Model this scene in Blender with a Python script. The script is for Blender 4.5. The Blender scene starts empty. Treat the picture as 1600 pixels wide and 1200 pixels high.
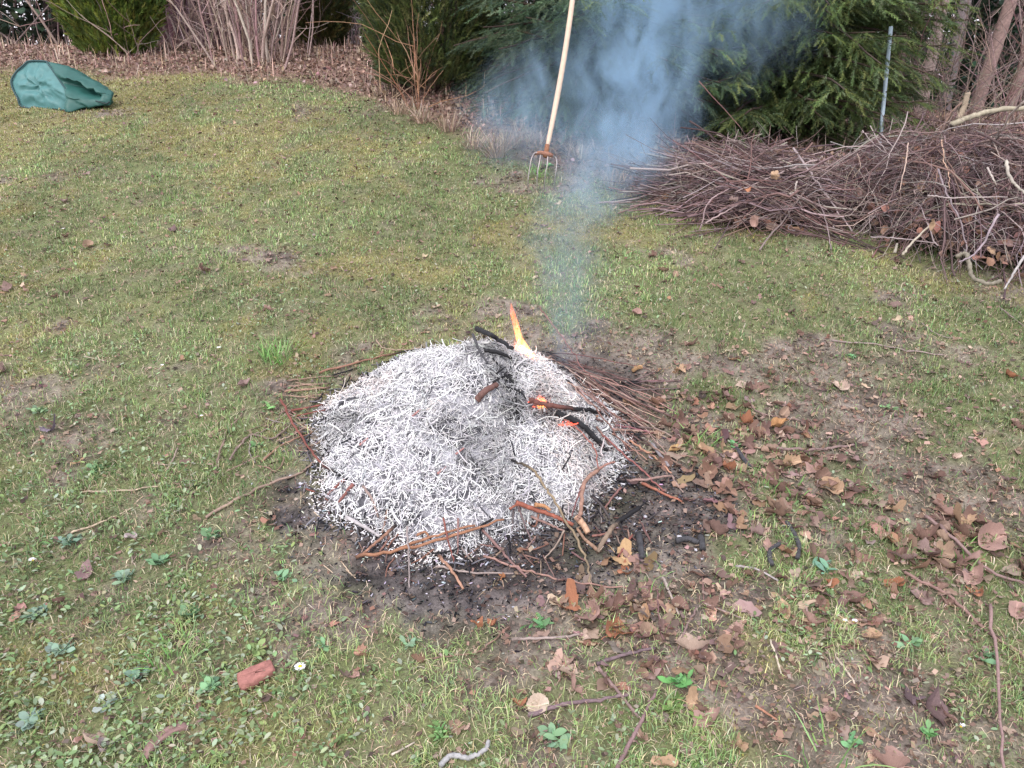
import bpy, math, random
import numpy as np
R = math.radians
random.seed(7); rng = np.random.default_rng(11)
C = bpy.context.scene.collection
sc = bpy.context.scene
# ------------------------------------------------------------ camera
CAMZ = 1.65; PITCH = 21.0; FPX = 1200.0
cam = bpy.data.cameras.new('camera'); camo = bpy.data.objects.new('camera', cam); C.objects.link(camo)
camo.location = (0, 0, CAMZ); camo.rotation_euler = (R(90-PITCH), 0, 0)
cam.sensor_width = 36; cam.lens = 27.0; cam.clip_start = 0.05; cam.clip_end = 1000
sc.camera = camo
# ------------------------------------------------------------ sky and sun
SUN_EL, SUN_ROT = 48, 200
w = bpy.data.worlds.new('World'); sc.world = w; w.use_nodes = True
nt = w.node_tree; nt.nodes.clear()
wo = nt.nodes.new('ShaderNodeOutputWorld'); bg = nt.nodes.new('ShaderNodeBackground')
sky = nt.nodes.new('ShaderNodeTexSky'); sky.sky_type = 'NISHITA'; sky.sun_disc = False
sky.sun_elevation = R(SUN_EL); sky.sun_rotation = R(SUN_ROT); sky.dust_density = 4; sky.air_density = 1.0
mx = nt.nodes.new('ShaderNodeMix'); mx.data_type = 'RGBA'; mx.inputs[0].default_value = 0.72
mx.inputs[7].default_value = (8.9, 8.6, 9.5, 1)
nt.links.new(sky.outputs[0], mx.inputs[6]); nt.links.new(mx.outputs[2], bg.inputs[0])
bg.inputs[1].default_value = 0.105
nt.links.new(bg.outputs[0], wo.inputs[0])
sl = bpy.data.lights.new('sun', 'SUN'); sl.energy = 0.9; sl.angle = R(25); sl.color = (1, .97, .93)
so = bpy.data.objects.new('sun', sl); C.objects.link(so)
so.rotation_euler = (R(90-SUN_EL), 0, R(180-SUN_ROT))
sc.view_settings.view_transform = 'Standard'; sc.view_settings.look = 'None'
sc.view_settings.exposure = 1.2; sc.view_settings.gamma = 1
sc.render.engine = 'CYCLES'
sc.cycles.volume_bounces = 2; sc.cycles.max_bounces = 6; sc.cycles.transparent_max_bounces = 12
sc.cycles.volume_step_rate = 1.0; sc.cycles.volume_max_steps = 96
# ------------------------------------------------------------ numpy noise
_T = np.random.default_rng(5).random((256, 256))
def vn(x, y):
    xi = np.floor(x).astype(int); yi = np.floor(y).astype(int)
    fx = x-xi; fy = y-yi; fx = fx*fx*(3-2*fx); fy = fy*fy*(3-2*fy)
    a = _T[xi & 255, yi & 255]; b = _T[(xi+1) & 255, yi & 255]; c = _T[xi & 255, (yi+1) & 255]; d = _T[(xi+1) & 255, (yi+1) & 255]
    return a*(1-fx)*(1-fy)+b*fx*(1-fy)+c*(1-fx)*fy+d*fx*fy
def fbm(x, y, s=1.0, o=4, seed=0):
    x = np.asarray(x, float)*s+seed*17.3+100; y = np.asarray(y, float)*s+seed*9.1+100
    t = 0; a = .5; n = 0
    for _ in range(o):
        t = t+a*vn(x, y); n += a; x = x*2.03+11; y = y*2.03+7; a *= .5
    return t/n
def sstep(a, b, x):
    t = np.clip((x-a)/(b-a), 0, 1); return t*t*(3-2*t)
# ------------------------------------------------------------ terrain
SL = math.tan(R(14.3))
def terr(x, y):
    x = np.asarray(x, float); y = np.asarray(y, float)
    zc = 1.36+(2.10-1.36)*sstep(1.6, -0.6, x)
    p = SL*y
    k = .16
    z = -k*np.log(np.exp(-np.clip(p, -9, 9)/k)+np.exp(-zc/k))
    z = np.where(p < -3, -3+0*p, z)
    near = np.clip((12-np.abs(y))/10, 0, 1)
    z = z+(fbm(x, y, 1.3, 3, 1)-.5)*.05*near+(fbm(x, y, 9, 3, 2)-.5)*.022*near
    far = np.clip((y-14)/40, 0, 1)
    return z+far*(fbm(x, y, .05, 2, 4)-.5)*1.5
HCX, HCY, HRX, HRY, HH = -0.155, 2.27, 0.500, 0.450, 0.215
HPX, HPY = -0.07, 2.42
def heap_ratio(x, y):
    x = np.asarray(x, float); y = np.asarray(y, float)
    ang = np.arctan2(y-HCY, x-HCX)
    wob = 1+.05*np.sin(3*ang+1)+.03*np.sin(7*ang+.4)
    qx = (x-HPX)/(HRX*wob); qy = (y-HPY)/(HRY*wob)
    px = (HPX-HCX)/HRX; py = (HPY-HCY)/HRY
    a = qx*qx+qy*qy+1e-9; b = px*qx+py*qy; c = px*px+py*py-1
    k = (-b+np.sqrt(np.maximum(b*b-a*c, 1e-6)))/a
    return 1/k
def heap_h(x, y):
    r = np.clip(heap_ratio(x, y), 0, 1)
    return HH*1.06*(1-r)**1.12+.030*sstep(1.0, .88, r)-.02*np.exp(-(r/.12)**2)+(fbm(x, y, 12, 3, 8)-.5)*.05*sstep(1, .8, r)
def surf(x, y):
    return terr(x, y)+heap_h(x, y)
PA = (1.33, 4.28, .50, .44, .17); PB = (2.50, 4.08, .84, .80, .35)
def pile_h(P, x, y):
    q = ((x-P[0])/P[2])**2+((y-P[1])/P[3])**2
    return P[4]*np.clip(1-q, 0, 1)**.55
cp, sp_ = math.cos(R(PITCH)), math.sin(R(PITCH))
def rayd(px, py):
    u = (px-800)/FPX; v = (600-py)/FPX
    return np.array([u, cp+v*sp_, -sp_+v*cp])
_ts = np.exp(np.linspace(math.log(.5), math.log(60), 5000))
def G(px, py, h=0, f=None):
    f = f or surf
    d = rayd(px, py); X = d[0]*_ts; Y = d[1]*_ts; Z = CAMZ+d[2]*_ts
    s = Z-f(X, Y)-h
    i = np.argmax(s < 0)
    if not (s < 0).any(): i = len(_ts)-1
    return np.array([X[i], Y[i], float(f(X[i], Y[i]))+h])
def P(px, py, y):
    d = rayd(px, py); t = y/d[1]; return np.array([d[0]*t, y, CAMZ+d[2]*t])
def proj(x, y, z):
    dz = z-CAMZ; zc = y*cp-dz*sp_; v = y*sp_+dz*cp
    zc = np.where(zc < .05, .05, zc)
    return 800+FPX*x/zc, 600-FPX*v/zc, zc
# ------------------------------------------------------------ mesh helpers
def mesh_np(name, V, F, mat, col=None, smooth=False):
    me = bpy.data.meshes.new(name)
    V = np.asarray(V, np.float32).reshape(-1, 3)
    if isinstance(F, np.ndarray): F = [F]
    F = [np.asarray(f, np.int32) for f in F if len(f)]
    tot = np.concatenate([np.full(len(f), f.shape[1], np.int32) for f in F])
    idx = np.concatenate([f.ravel() for f in F])
    st = np.concatenate([[0], np.cumsum(tot)[:-1]]).astype(np.int32)
    me.vertices.add(len(V)); me.vertices.foreach_set('co', V.ravel())
    me.loops.add(len(idx)); me.loops.foreach_set('vertex_index', idx)
    me.polygons.add(len(tot)); me.polygons.foreach_set('loop_start', st)
    try: me.polygons.foreach_set('loop_total', tot)
    except Exception: pass
    if smooth: me.polygons.foreach_set('use_smooth', np.ones(len(tot), bool))
    if col is not None:
        a = me.attributes.new('col', 'FLOAT_COLOR', 'POINT')
        c = np.ones((len(V), 4), np.float32); c[:, :3] = np.broadcast_to(np.asarray(col, np.float32), (len(V), 3))
        a.data.foreach_set('color', c.ravel())
    me.update(calc_edges=True)
    if mat: me.materials.append(mat)
    return me
def link(name, me, parent=None, loc=None):
    o = bpy.data.objects.new(name, me); C.objects.link(o)
    if loc is not None: o.location = loc
    if parent: o.parent = parent
    return o
def tag(o, label=None, cat=None, group=None, kind=None):
    if label: o['label'] = label
    if cat: o['category'] = cat
    if group: o['group'] = group
    if kind: o['kind'] = kind
    return o
def empty(name, loc, label, cat, group=None):
    o = bpy.data.objects.new(name, None); C.objects.link(o); o.location = loc; o.empty_display_size = .1
    return tag(o, label, cat, group)
class Acc:
    def __init__(s): s.V = []; s.F3 = []; s.F4 = []; s.c = []; s.n = 0
    def add(s, V, F, col):
        V = np.asarray(V, float).reshape(-1, 3); F = np.asarray(F)
        (s.F3 if F.shape[1] == 3 else s.F4).append(F+s.n)
        s.V.append(V); s.c.append(np.broadcast_to(np.asarray(col, float), V.shape)); s.n += len(V)
    def mesh(s, name, mat, smooth=False, off=None):
        V = np.concatenate(s.V)
        if off is not None: V = V-np.asarray(off)
        F = []
        if s.F3: F.append(np.concatenate(s.F3))
        if s.F4: F.append(np.concatenate(s.F4))
        return mesh_np(name, V, F, mat, np.concatenate(s.c), smooth)
def tubes(Pt, Rd, sides=5, caps=True):
    """Pt [N,K,3], Rd [N,K] -> V, F(quads)"""
    Pt = np.asarray(Pt, float); Rd = np.asarray(Rd, float)
    if Pt.ndim == 2: Pt = Pt[None]; Rd = Rd[None]
    T = np.gradient(Pt, axis=1); T /= np.linalg.norm(T, axis=2, keepdims=True)+1e-9
    if caps:
        Pt = np.concatenate([Pt[:, :1], Pt, Pt[:, -1:]], 1); T = np.concatenate([T[:, :1], T, T[:, -1:]], 1)
        z = np.zeros((len(Rd), 1))+1e-5; Rd = np.concatenate([z, Rd, z], 1)
    ref = np.zeros_like(T[:, :1])+np.array([.31, .23, .92]); ref = np.broadcast_to(ref, T.shape)
    m = (np.abs(T[:, :, 2]).mean(1) > .8)[:, None, None]
    ref = np.where(m, np.array([.9, .3, .1]), ref)
    A = np.cross(T, ref); A /= np.linalg.norm(A, axis=2, keepdims=True)+1e-9
    B = np.cross(T, A)
    N, K = Rd.shape
    a = np.arange(sides)*2*math.pi/sides
    V = Pt[:, :, None]+Rd[:, :, None, None]*(np.cos(a)[None, None, :, None]*A[:, :, None]+np.sin(a)[None, None, :, None]*B[:, :, None])
    i = np.arange(N)[:, None, None]*K*sides; k = np.arange(K-1)[None, :, None]*sides; s = np.arange(sides)[None, None, :]; s2 = (s+1) % sides
    F = np.stack([i+k+s, i+k+s2, i+k+sides+s2, i+k+sides+s], -1).reshape(-1, 4)
    return V.reshape(-1, 3), F, (N, K, sides)
def percol(cols, shp):
    N, K, S = shp
    cols = np.asarray(cols, float)
    if cols.ndim == 1: cols = np.broadcast_to(cols, (N, 3))
    return np.repeat(cols, K*S, axis=0)
def unit(v): return v/(np.linalg.norm(v, axis=-1, keepdims=True)+1e-9)
def wander(start, dirn, L, K, wob, rg=rng, grav=0.0):
    """N random-walk paths"""
    N = len(start); d = unit(dirn); pts = [start]; p = start
    step = (np.asarray(L)/(K-1)).reshape(-1, 1)
    for _ in range(K-1):
        d = unit(d+rg.normal(0, wob, (N, 3))+np.array([0, 0, grav])); p = p+d*step; pts.append(p)
    return np.stack(pts, 1)
def inst(TV, TF, Rm, pos, scl):
    """template instanced with rotation matrices Rm [N,3,3]"""
    scl = np.asarray(scl, float)
    if scl.ndim == 1: scl = scl[:, None]*np.ones(3)
    V = np.einsum('nij,ntj->nti', Rm, TV[None]*scl[:, None, :])+pos[:, None, :]
    F = TF[None]+(np.arange(len(pos))*len(TV))[:, None, None]
    return V.reshape(-1, 3), F.reshape(-1, TF.shape[1])
def frames(xdir, updir=None, roll=None):
    x = unit(xdir); up = updir if updir is not None else np.broadcast_to(np.array([0., 0, 1]), x.shape)
    y = unit(np.cross(up+1e-4, x)); z = np.cross(x, y)
    if roll is not None:
        c = np.cos(roll)[:, None]; s = np.sin(roll)[:, None]; y, z = c*y+s*z, -s*y+c*z
    return np.stack([x, y, z], -1)
def jit(c, n, a=.15, rg=rng):
    c = np.asarray(c, float); return np.clip(c*(1+rg.normal(0, a, (n, 1)))*(1+rg.normal(0, a*.35, (n, 3))), 0, 1)
def pickc(cs, n, a=.18, w=None):
    cs = np.asarray(cs, float); return np.clip(cs[rng.choice(len(cs), n, p=w)]*(1+rng.normal(0, a, (n, 1)))*(1+rng.normal(0, a*.3, (n, 3))), 0.002, 1)
# ------------------------------------------------------------ materials
def mat_col(name, rough=.75, spec=.25, trans=0, nscale=0, namt=.3, bump=0, objrand=None, gain=1):
    m = bpy.data.materials.new(name); m.use_nodes = True; t = m.node_tree; N = t.nodes; L = t.links
    b = N['Principled BSDF']; b.inputs['Roughness'].default_value = rough; b.inputs['Specular IOR Level'].default_value = spec
    a = N.new('ShaderNodeAttribute'); a.attribute_name = 'col'; c = a.outputs['Color']
    if gain != 1:
        gv = N.new('ShaderNodeVectorMath'); gv.operation = 'SCALE'; gv.inputs['Scale'].default_value = gain; L.new(c, gv.inputs[0]); c = gv.outputs[0]
    if nscale:
        tc = N.new('ShaderNodeTexCoord'); n = N.new('ShaderNodeTexNoise'); n.inputs['Scale'].default_value = nscale; n.inputs['Detail'].default_value = 5; n.inputs['Roughness'].default_value = .65
        L.new(tc.outputs['Object'], n.inputs['Vector'])
        mr = N.new('ShaderNodeMapRange'); mr.inputs[1].default_value = .25; mr.inputs[2].default_value = .75; mr.inputs[3].default_value = 1-namt; mr.inputs[4].default_value = 1+namt
        L.new(n.outputs[0], mr.inputs[0])
        v = N.new('ShaderNodeVectorMath'); v.operation = 'SCALE'; L.new(c, v.inputs[0]); L.new(mr.outputs[0], v.inputs['Scale']); c = v.outputs[0]
        if bump:
            bp = N.new('ShaderNodeBump'); bp.inputs['Strength'].default_value = bump; bp.inputs['Distance'].default_value = .004
            L.new(n.outputs[0], bp.inputs['Height']); L.new(bp.outputs[0], b.inputs['Normal'])
    if objrand:
        oi = N.new('ShaderNodeObjectInfo'); cr = N.new('ShaderNodeValToRGB'); cr.color_ramp.interpolation = 'LINEAR'
        el = cr.color_ramp.elements
        while len(el) < len(objrand): el.new(.5)
        for i, q in enumerate(objrand): el[i].position = i/(len(objrand)-1); el[i].color = (*q, 1)
        L.new(oi.outputs['Random'], cr.inputs[0])
        v2 = N.new('ShaderNodeVectorMath'); v2.operation = 'MULTIPLY'; L.new(c, v2.inputs[0]); L.new(cr.outputs[0], v2.inputs[1]); c = v2.outputs[0]
    L.new(c, b.inputs['Base Color'])
    if trans:
        tr = N.new('ShaderNodeBsdfTranslucent'); L.new(c, tr.inputs[0]); ms = N.new('ShaderNodeMixShader'); ms.inputs[0].default_value = trans
        L.new(b.outputs[0], ms.inputs[1]); L.new(tr.outputs[0], ms.inputs[2]); L.new(ms.outputs[0], N['Material Output'].inputs[0])
    return m
M_ground = mat_col('soil and turf', .95, .1, nscale=160, namt=.55, bump=.9, gain=1.35)
M_grass = mat_col('grass blade', .6, .3, trans=.25, gain=1.5)
M_leafy = mat_col('weed leaf', .6, .3, trans=.2, gain=1.25)
M_needle = mat_col('needles', .6, .25, trans=.15, gain=1.12)
M_bark = mat_col('bark', .8, .2, nscale=60, namt=.4, bump=.5)
M_stick = mat_col('stick bark', .7, .25, nscale=180, namt=.3, bump=.4)
M_ash = mat_col('white ash', .95, .05, nscale=90, namt=.12)
M_char = mat_col('char', .75, .35, nscale=140, namt=.5, bump=.9)
M_dead = mat_col('dead leaf', .75, .25, trans=.12, nscale=45, namt=.25, bump=.3,
                 objrand=[(.16, .095, .08), (.27, .17, .135), (.20, .12, .095), (.40, .28, .20), (.19, .125, .115), (.30, .18, .125), (.25, .155, .135)])
M_litter = mat_col('leaf litter', .8, .2, trans=.1, gain=1.1)
M_wood = mat_col('ash wood handle', .5, .35, nscale=30, namt=.12)
M_iron = mat_col('worn steel', .45, .5, nscale=80, namt=.3); M_iron.node_tree.nodes['Principled BSDF'].inputs['Metallic'].default_value = .6
M_rust = mat_col('rusty iron', .85, .3, nscale=120, namt=.35, bump=.5)
M_sack = mat_col('green woven plastic', .5, .4, nscale=22, namt=.13, bump=.15)
M_seam = mat_col('dark seam tape', .6, .3)
M_pipe = mat_col('galvanised pipe', .45, .5, nscale=20, namt=.15)
M_brick = mat_col('brick', .9, .15, nscale=70, namt=.3, bump=.8)
M_petal = mat_col('petal', .6, .2, trans=.2)
M_board = mat_col('shed boards', .8, .15, nscale=12, namt=.25)
def mat_emit(name, rgb, s):
    m = bpy.data.materials.new(name); m.use_nodes = True; b = m.node_tree.nodes['Principled BSDF']
    b.inputs['Base Color'].default_value = (.3, .05, .02, 1); b.inputs['Emission Color'].default_value = (*rgb, 1); b.inputs['Emission Strength'].default_value = s
    return m
M_ember = mat_emit('glowing ember', (1, .09, .05), 1.6)
# ------------------------------------------------------------ ground cover fields
def fire_e(x, y, cx, cy, rx, ry): return np.sqrt(((x-cx)/rx)**2+((y-cy)/ry)**2)
def burn(x, y):
    n = fbm(x, y, 5, 4, 21)-.5; n2 = fbm(x, y, 18, 3, 22)-.5
    e = np.minimum(fire_e(x, y, -.04, 2.07, .60, .46), fire_e(x, y, .33, 2.03, .36, .20))
    e = np.minimum(e, fire_e(x, y, .1, 2.60, .46, .17))
    return sstep(1.22, .78, e+n*.75+n2*.45)
def bare(x, y):
    n = fbm(x, y, 2.2, 4, 31); n2 = fbm(x, y, 7, 3, 32)
    side = .02*sstep(-.6, 1.2, x)-.09*sstep(2.4, 4.5, y)
    ring = .20*sstep(1.8, .9, fire_e(x, y, .1, 2.2, .8, .68))
    back = .3*sstep(.5, .2, np.abs(y-4.7))*sstep(-.5, .3, x)*sstep(2.5, 1.2, x)
    return sstep(.52, .72, n*.62+n2*.38+side+ring+back)
def mossy(x, y):
    n = fbm(x, y, 1.5, 4, 41); n2 = fbm(x, y, 6, 3, 42)
    return .85*sstep(.50, .72, n*.55+n2*.45+.06*sstep(-1, -3, x)+.05*sstep(3, 6, y)-.03*sstep(2, 1, y))
def edgeY(x):   # where the lawn gives way to leaf litter at the wood's edge
    return np.interp(x, [-6, -4.4, -1.45, -.7, .18, .65, 1.5, 4], [7.4, 7.25, 6.7, 5.85, 5.05, 4.6, 4.5, 4.0])+(fbm(x, np.asarray(x)*0, 2, 3, 51)-.5)*.4
def litter(x, y):
    return sstep(-.28, .22, y-edgeY(x)+(fbm(x, y, 4, 3, 52)-.5)*.6)
# ------------------------------------------------------------ ground sheet
def axis_pts(lo, hi, f0, f1, step, grow=1.09):
    a = list(np.arange(f0, f1, step)); d = step; v = f1
    while v < hi: a.append(v); d *= grow; v += d
    a.append(hi); d = step; v = f0-step*grow; L = []
    while v > lo: L.append(v); d *= grow; v -= d
    L.append(lo); return np.array(L[::-1]+a)
xs = axis_pts(-300, 300, -2.2, 2.8, .016, 1.035); ys = axis_pts(-60, 400, .8, 4.2, .016, 1.03)
XX, YY = np.meshgrid(xs, ys, indexing='ij'); X = XX.ravel(); Y = YY.ravel()
Z = terr(X, Y)
hr = heap_ratio(X, Y)
def mix(a, b, t): t = np.asarray(t)[..., None]; return np.asarray(a)*(1-t)+np.asarray(b)*t
def ground_col(x, y):
    n = fbm(x, y, 11, 4, 61); n3 = fbm(x, y, 45, 3, 62)
    soil = mix((.070, .058, .050), (.185, .158, .135), sstep(.3, .7, n*.6+n3*.4))
    green = mix((.060, .072, .032), (.14, .155, .075), n3)
    moss = mix((.11, .10, .045), (.21, .185, .085), n3)
    c = mix(green, moss, mossy(x, y)*.8)
    c = mix(c, soil, np.clip(bare(x, y)*.85+.28*sstep(.45, .7, fbm(x, y, 14, 3, 63)), 0, 1))
    lit = mix((.13, .085, .070), (.25, .17, .14), n3)
    c = mix(c, lit, litter(x, y))
    ch = mix((.022, .020, .021), (.115, .10, .10), sstep(.3, .75, n3*.6+n*.4))
    c = mix(c, ch, burn(x, y)*(.70+.25*sstep(.3, -.1, x)*sstep(2.5, 2.2, y)))
    return c
gc = ground_col(X, Y)
nx, ny = len(xs), len(ys)
ii, jj = np.meshgrid(np.arange(nx-1), np.arange(ny-1), indexing='ij'); b0 = (ii*ny+jj).ravel()
F = np.stack([b0, b0+ny, b0+ny+1, b0+1], -1)
Zg = Z-.002+(fbm(X, Y, 40, 2, 64)-.5)*.012*np.clip((6-np.abs(Y-2))/4, 0, 1)
lawn = link('lawn', mesh_np('lawn', np.stack([X, Y, Zg], -1), F, M_ground, gc, True)); lawn['kind'] = 'structure'

def scatter(n, y0, y1, pw, mar=1.3, xlo=None):
    mar = 1.3; n = int(n*1.15)
    """points on the ground in front of the camera, thinning with distance"""
    u = rng.random(n); e = 2-pw
    y = (y0**e+u*(y1**e-y0**e))**(1/e)
    x = (rng.random(n)*2-1)*(y*.74+mar)
    return x, y
# ------------------------------------------------------------ grass, clover, moss, straw
def blades(acc, x, y, h, wd, lean, col, z=None, curl=.6):
    n = len(x); az = rng.random(n)*2*math.pi; d = np.stack([np.cos(az), np.sin(az), 0*az], -1); p = np.stack([-np.sin(az), np.cos(az), 0*az], -1)
    b = np.stack([x, y, (surf(x, y) if z is None else z)-.002], -1)
    l = lean[:, None]; hh = h[:, None]; up = np.array([0, 0, 1.])
    m = b+d*(hh*l*.35)+up*hh*np.sqrt(np.maximum(.25-(l*.35)**2, .02)); t = b+d*(hh*l)+up*hh*np.maximum(.98-l*curl*1.1, .06)
    w2 = (wd/2)[:, None]
    V = np.stack([b-p*w2, b+p*w2, m-p*w2*.9, m+p*w2*.9, t], 1)
    T = np.array([[0, 1, 3], [0, 3, 2], [2, 3, 4]])
    F = (T[None]+np.arange(n)[:, None, None]*5).reshape(-1, 3)
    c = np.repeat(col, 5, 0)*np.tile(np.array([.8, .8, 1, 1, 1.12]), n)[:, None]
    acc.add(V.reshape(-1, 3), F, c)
acc = Acc()
n = 760000; x, y = scatter(n, 1.05, 8.2, 1.25); n = len(x)
dens = fbm(x, y, 5, 3, 71)
clp = sstep(.35, .68, fbm(x, y, 16, 3, 73)); keep = rng.random(n) < np.clip((1-burn(x, y))**3*(1-bare(x, y)*.8)*(.15+1.1*dens)*(.45+.55*clp)*(1-litter(x, y)*.93), 0, 1)
keep &= heap_ratio(x, y) > 1.06
x, y = x[keep], y[keep]; clp = clp[keep]; n = len(x)
ms = mossy(x, y); tone = fbm(x, y, 2.6, 3, 72)
g1 = pickc([(.12, .185, .065), (.16, .23, .09), (.10, .17, .075), (.20, .25, .12), (.29, .27, .18)], n, .25)
g2 = pickc([(.20, .21, .08), (.25, .235, .10), (.16, .175, .065), (.33, .30, .19)], n, .25)
c = mix(g1, g2, np.clip(ms*.8+(tone-.5)*.5, 0, 1)); c = c*(1.0+.1*sstep(2, 5, y))[:, None]*(.75+.62*sstep(.3, .7, fbm(x, y, 1.7, 4, 74)))[:, None]*np.array([1.02, 1.0, .98])
near = sstep(4.5, 1.4, y)
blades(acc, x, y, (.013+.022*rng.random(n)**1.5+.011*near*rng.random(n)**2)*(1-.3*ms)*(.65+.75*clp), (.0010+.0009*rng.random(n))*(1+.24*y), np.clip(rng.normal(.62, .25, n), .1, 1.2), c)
# straw and dead thatch
n = 110000; x, y = scatter(n, 1.05, 7.5, 1.25); n = len(x); keep = (rng.random(n) < (1-burn(x, y)*.85)) & (heap_ratio(x, y) > 1.05); x, y = x[keep], y[keep]; n = len(x)
blades(acc, x, y, .012+.035*rng.random(n)**2, (.0011+.0006*rng.random(n))*(1+.15*y), np.clip(rng.normal(1.0, .2, n), .5, 1.3), pickc([(.36, .29, .20), (.26, .19, .14), (.46, .39, .29), (.15, .10, .08)], n, .2), curl=.85)
grass = link('grass', acc.mesh('grass', M_grass)); tag(grass, 'short patchy grass and yellow moss covering the sloping lawn', 'grass', kind='stuff')
# broad leaf ground cover
LT = np.array([[0, 0, 0], [.35, .26, .06], [.75, .24, .07], [1, 0, .02], [.75, -.24, .07], [.35, -.26, .06], [.5, 0, 0]])
LF = np.array([[0, 1, 6], [1, 2, 6], [2, 3, 6], [3, 4, 6], [4, 5, 6], [5, 0, 6]])
def leafdir(n, el_m, el_s):
    az = rng.random(n)*2*math.pi; el = rng.normal(el_m, el_s, n); return np.stack([np.cos(az)*np.cos(el), np.sin(az)*np.cos(el), np.sin(el)], -1)
acc = Acc()
n = 150000; x, y = scatter(n, 1.05, 6.2, 1.2); n = len(x)
left = sstep(.5, -1.2, x)*sstep(3.6, 1.2, y); pn = fbm(x, y, 3.3, 4, 81); pn2 = fbm(x, y, 12, 2, 82)
keep = (rng.random(n) < np.clip(sstep(.47, .62, pn*.6+pn2*.4+.12*left)*(1-burn(x, y))**3*(1-.75*bare(x, y))*(1-litter(x, y)), 0, 1)*(.4+.5*left+.15*sstep(2.5, 1.2, y))*(.35+.9*sstep(.35, .6, fbm(x, y, 9, 3, 83)))) & (heap_ratio(x, y) > 1.1)
x, y = x[keep], y[keep]; n = len(x)
Vv, Ff = inst(LT, LF, frames(leafdir(n, .3, .25)), np.stack([x, y, surf(x, y)+.004+.010*rng.random(n)], -1), (.006+.011*rng.random(n)**1.6+.003*sstep(.2, -.6, x)*sstep(2.4, 1.4, y))*(1+.05*y))
acc.add(Vv, Ff, np.repeat(pickc([(.17, .24, .12), (.21, .28, .16), (.12, .19, .08), (.26, .30, .21), (.18, .23, .09), (.10, .15, .06)], n, .2), 7, 0))
cover = link('clover', acc.mesh('clover', M_leafy)); tag(cover, 'low blue-green clover and small round weed leaves between the grass', 'ground cover', kind='stuff')
# moss cushions: very short yellow fuzz
acc = Acc(); n = 200000; x, y = scatter(n, 1.05, 7.2, 1.1); n = len(x); keep = (rng.random(n) < mossy(x, y)*(1-burn(x, y))*(1-litter(x, y))*(1-.6*bare(x, y))) & (heap_ratio(x, y) > 1.1); x, y = x[keep], y[keep]; n = len(x)
blades(acc, x, y, .006+.009*rng.random(n), (.0022+.001*rng.random(n))*(1+.2*y), rng.random(n)*.8, pickc([(.20, .20, .06), (.27, .24, .08), (.16, .17, .06), (.22, .18, .09)], n, .18))
tag(link('moss', acc.mesh('moss', M_grass)), 'yellow-olive moss cushions low in the turf', 'moss', kind='stuff')
# tiny debris: crumbs of leaf, twig and soil over everything
CR = np.array([[0, 0, 0], [1, .1, .12], [.85, .7, .2], [.1, .6, .05]]); CF = np.array([[0, 1, 2], [0, 2, 3]])
acc = Acc(); n = 170000; x, y = scatter(n, 1.05, 6.8, 1.2); n = len(x)
keep = (rng.random(n) < (.16+.5*bare(x, y)+.3*sstep(0, 1.5, x)*sstep(3.5, 1.5, y))*(1-.6*burn(x, y))) & (heap_ratio(x, y) > 1.08); x, y = x[keep], y[keep]; n = len(x)
Vv, Ff = inst(CR, CF, frames(leafdir(n, 0, .25), roll=rng.normal(0, .4, n)), np.stack([x, y, surf(x, y)+.003+.006*rng.random(n)], -1), (.004+.011*rng.random(n)**2)*(1+.12*y))
acc.add(Vv, Ff, np.repeat(pickc([(.13, .085, .065), (.20, .145, .11), (.28, .21, .165), (.08, .06, .05), (.20, .13, .10)], n, .2), 4, 0))
tag(link('leaf_crumbs', acc.mesh('leaf_crumbs', M_litter)), 'brown crumbs of broken leaf and bark strewn through the grass', 'leaf litter', kind='stuff')
# leaf litter bank at the wood's edge
acc = Acc(); n = 140000; y = rng.uniform(3.6, 12.5, n)**1.0; x = (rng.random(n)*2-1)*(y*.78+.8)
keep = rng.random(n) < litter(x, y)*sstep(13, 7, y+0*x)**.5; x, y = x[keep], y[keep]; n = len(x)
LT2 = LT*np.array([1, 1.3, 3.2])
Vv, Ff = inst(LT2, LF, frames(leafdir(n, .25, .35), roll=rng.normal(0, .6, n)), np.stack([x, y, terr(x, y)+.005+.025*rng.random(n)], -1), .015+.026*rng.random(n)**1.4)
acc.add(Vv, Ff, np.repeat(pickc([(.20, .14, .115), (.28, .20, .16), (.38, .29, .24), (.12, .085, .07), (.24, .155, .12)], n, .22), 7, 0))
tag(link('leaf_litter', acc.mesh('leaf_litter', M_litter)), 'brown fallen leaves carpeting the bank at the edge of the wood', 'leaf litter', kind='stuff')
# ------------------------------------------------------------ ash heap
acc = Acc()
na = 150; aa = np.linspace(0, 2*math.pi, na, endpoint=False); rr = np.linspace(0, 1.0, 60)
def heap_xy(ang, r):   # polar about the peak, r=1 at the rim
    ca, sa = np.cos(ang), np.sin(ang); k = 1/np.maximum(heap_ratio(HPX+ca, HPY+sa), 1e-6)
    for _ in range(3): k = k/np.maximum(heap_ratio(HPX+ca*k, HPY+sa*k), 1e-6)
    return HPX+ca*k*r, HPY+sa*k*r
A2, R2 = np.meshgrid(aa, rr, indexing='ij'); hx, hy = heap_xy(A2.ravel(), R2.ravel())
hz = surf(hx, hy)-.012-.02*(R2.ravel() > .97)
nr = len(rr); i, j = np.meshgrid(np.arange(na), np.arange(nr-1), indexing='ij'); i = i.ravel(); j = j.ravel(); i2 = (i+1) % na
hn = fbm(hx, hy, 30, 3, 91)
acc.add(np.stack([hx, hy, hz], -1), np.stack([i*nr+j, i2*nr+j, i2*nr+j+1, i*nr+j+1], -1), mix((.08, .08, .09), (.40, .40, .43), sstep(.3, .7, hn)))  # charred core mottled with ash; its dark tone also paints shade into the gaps
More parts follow.
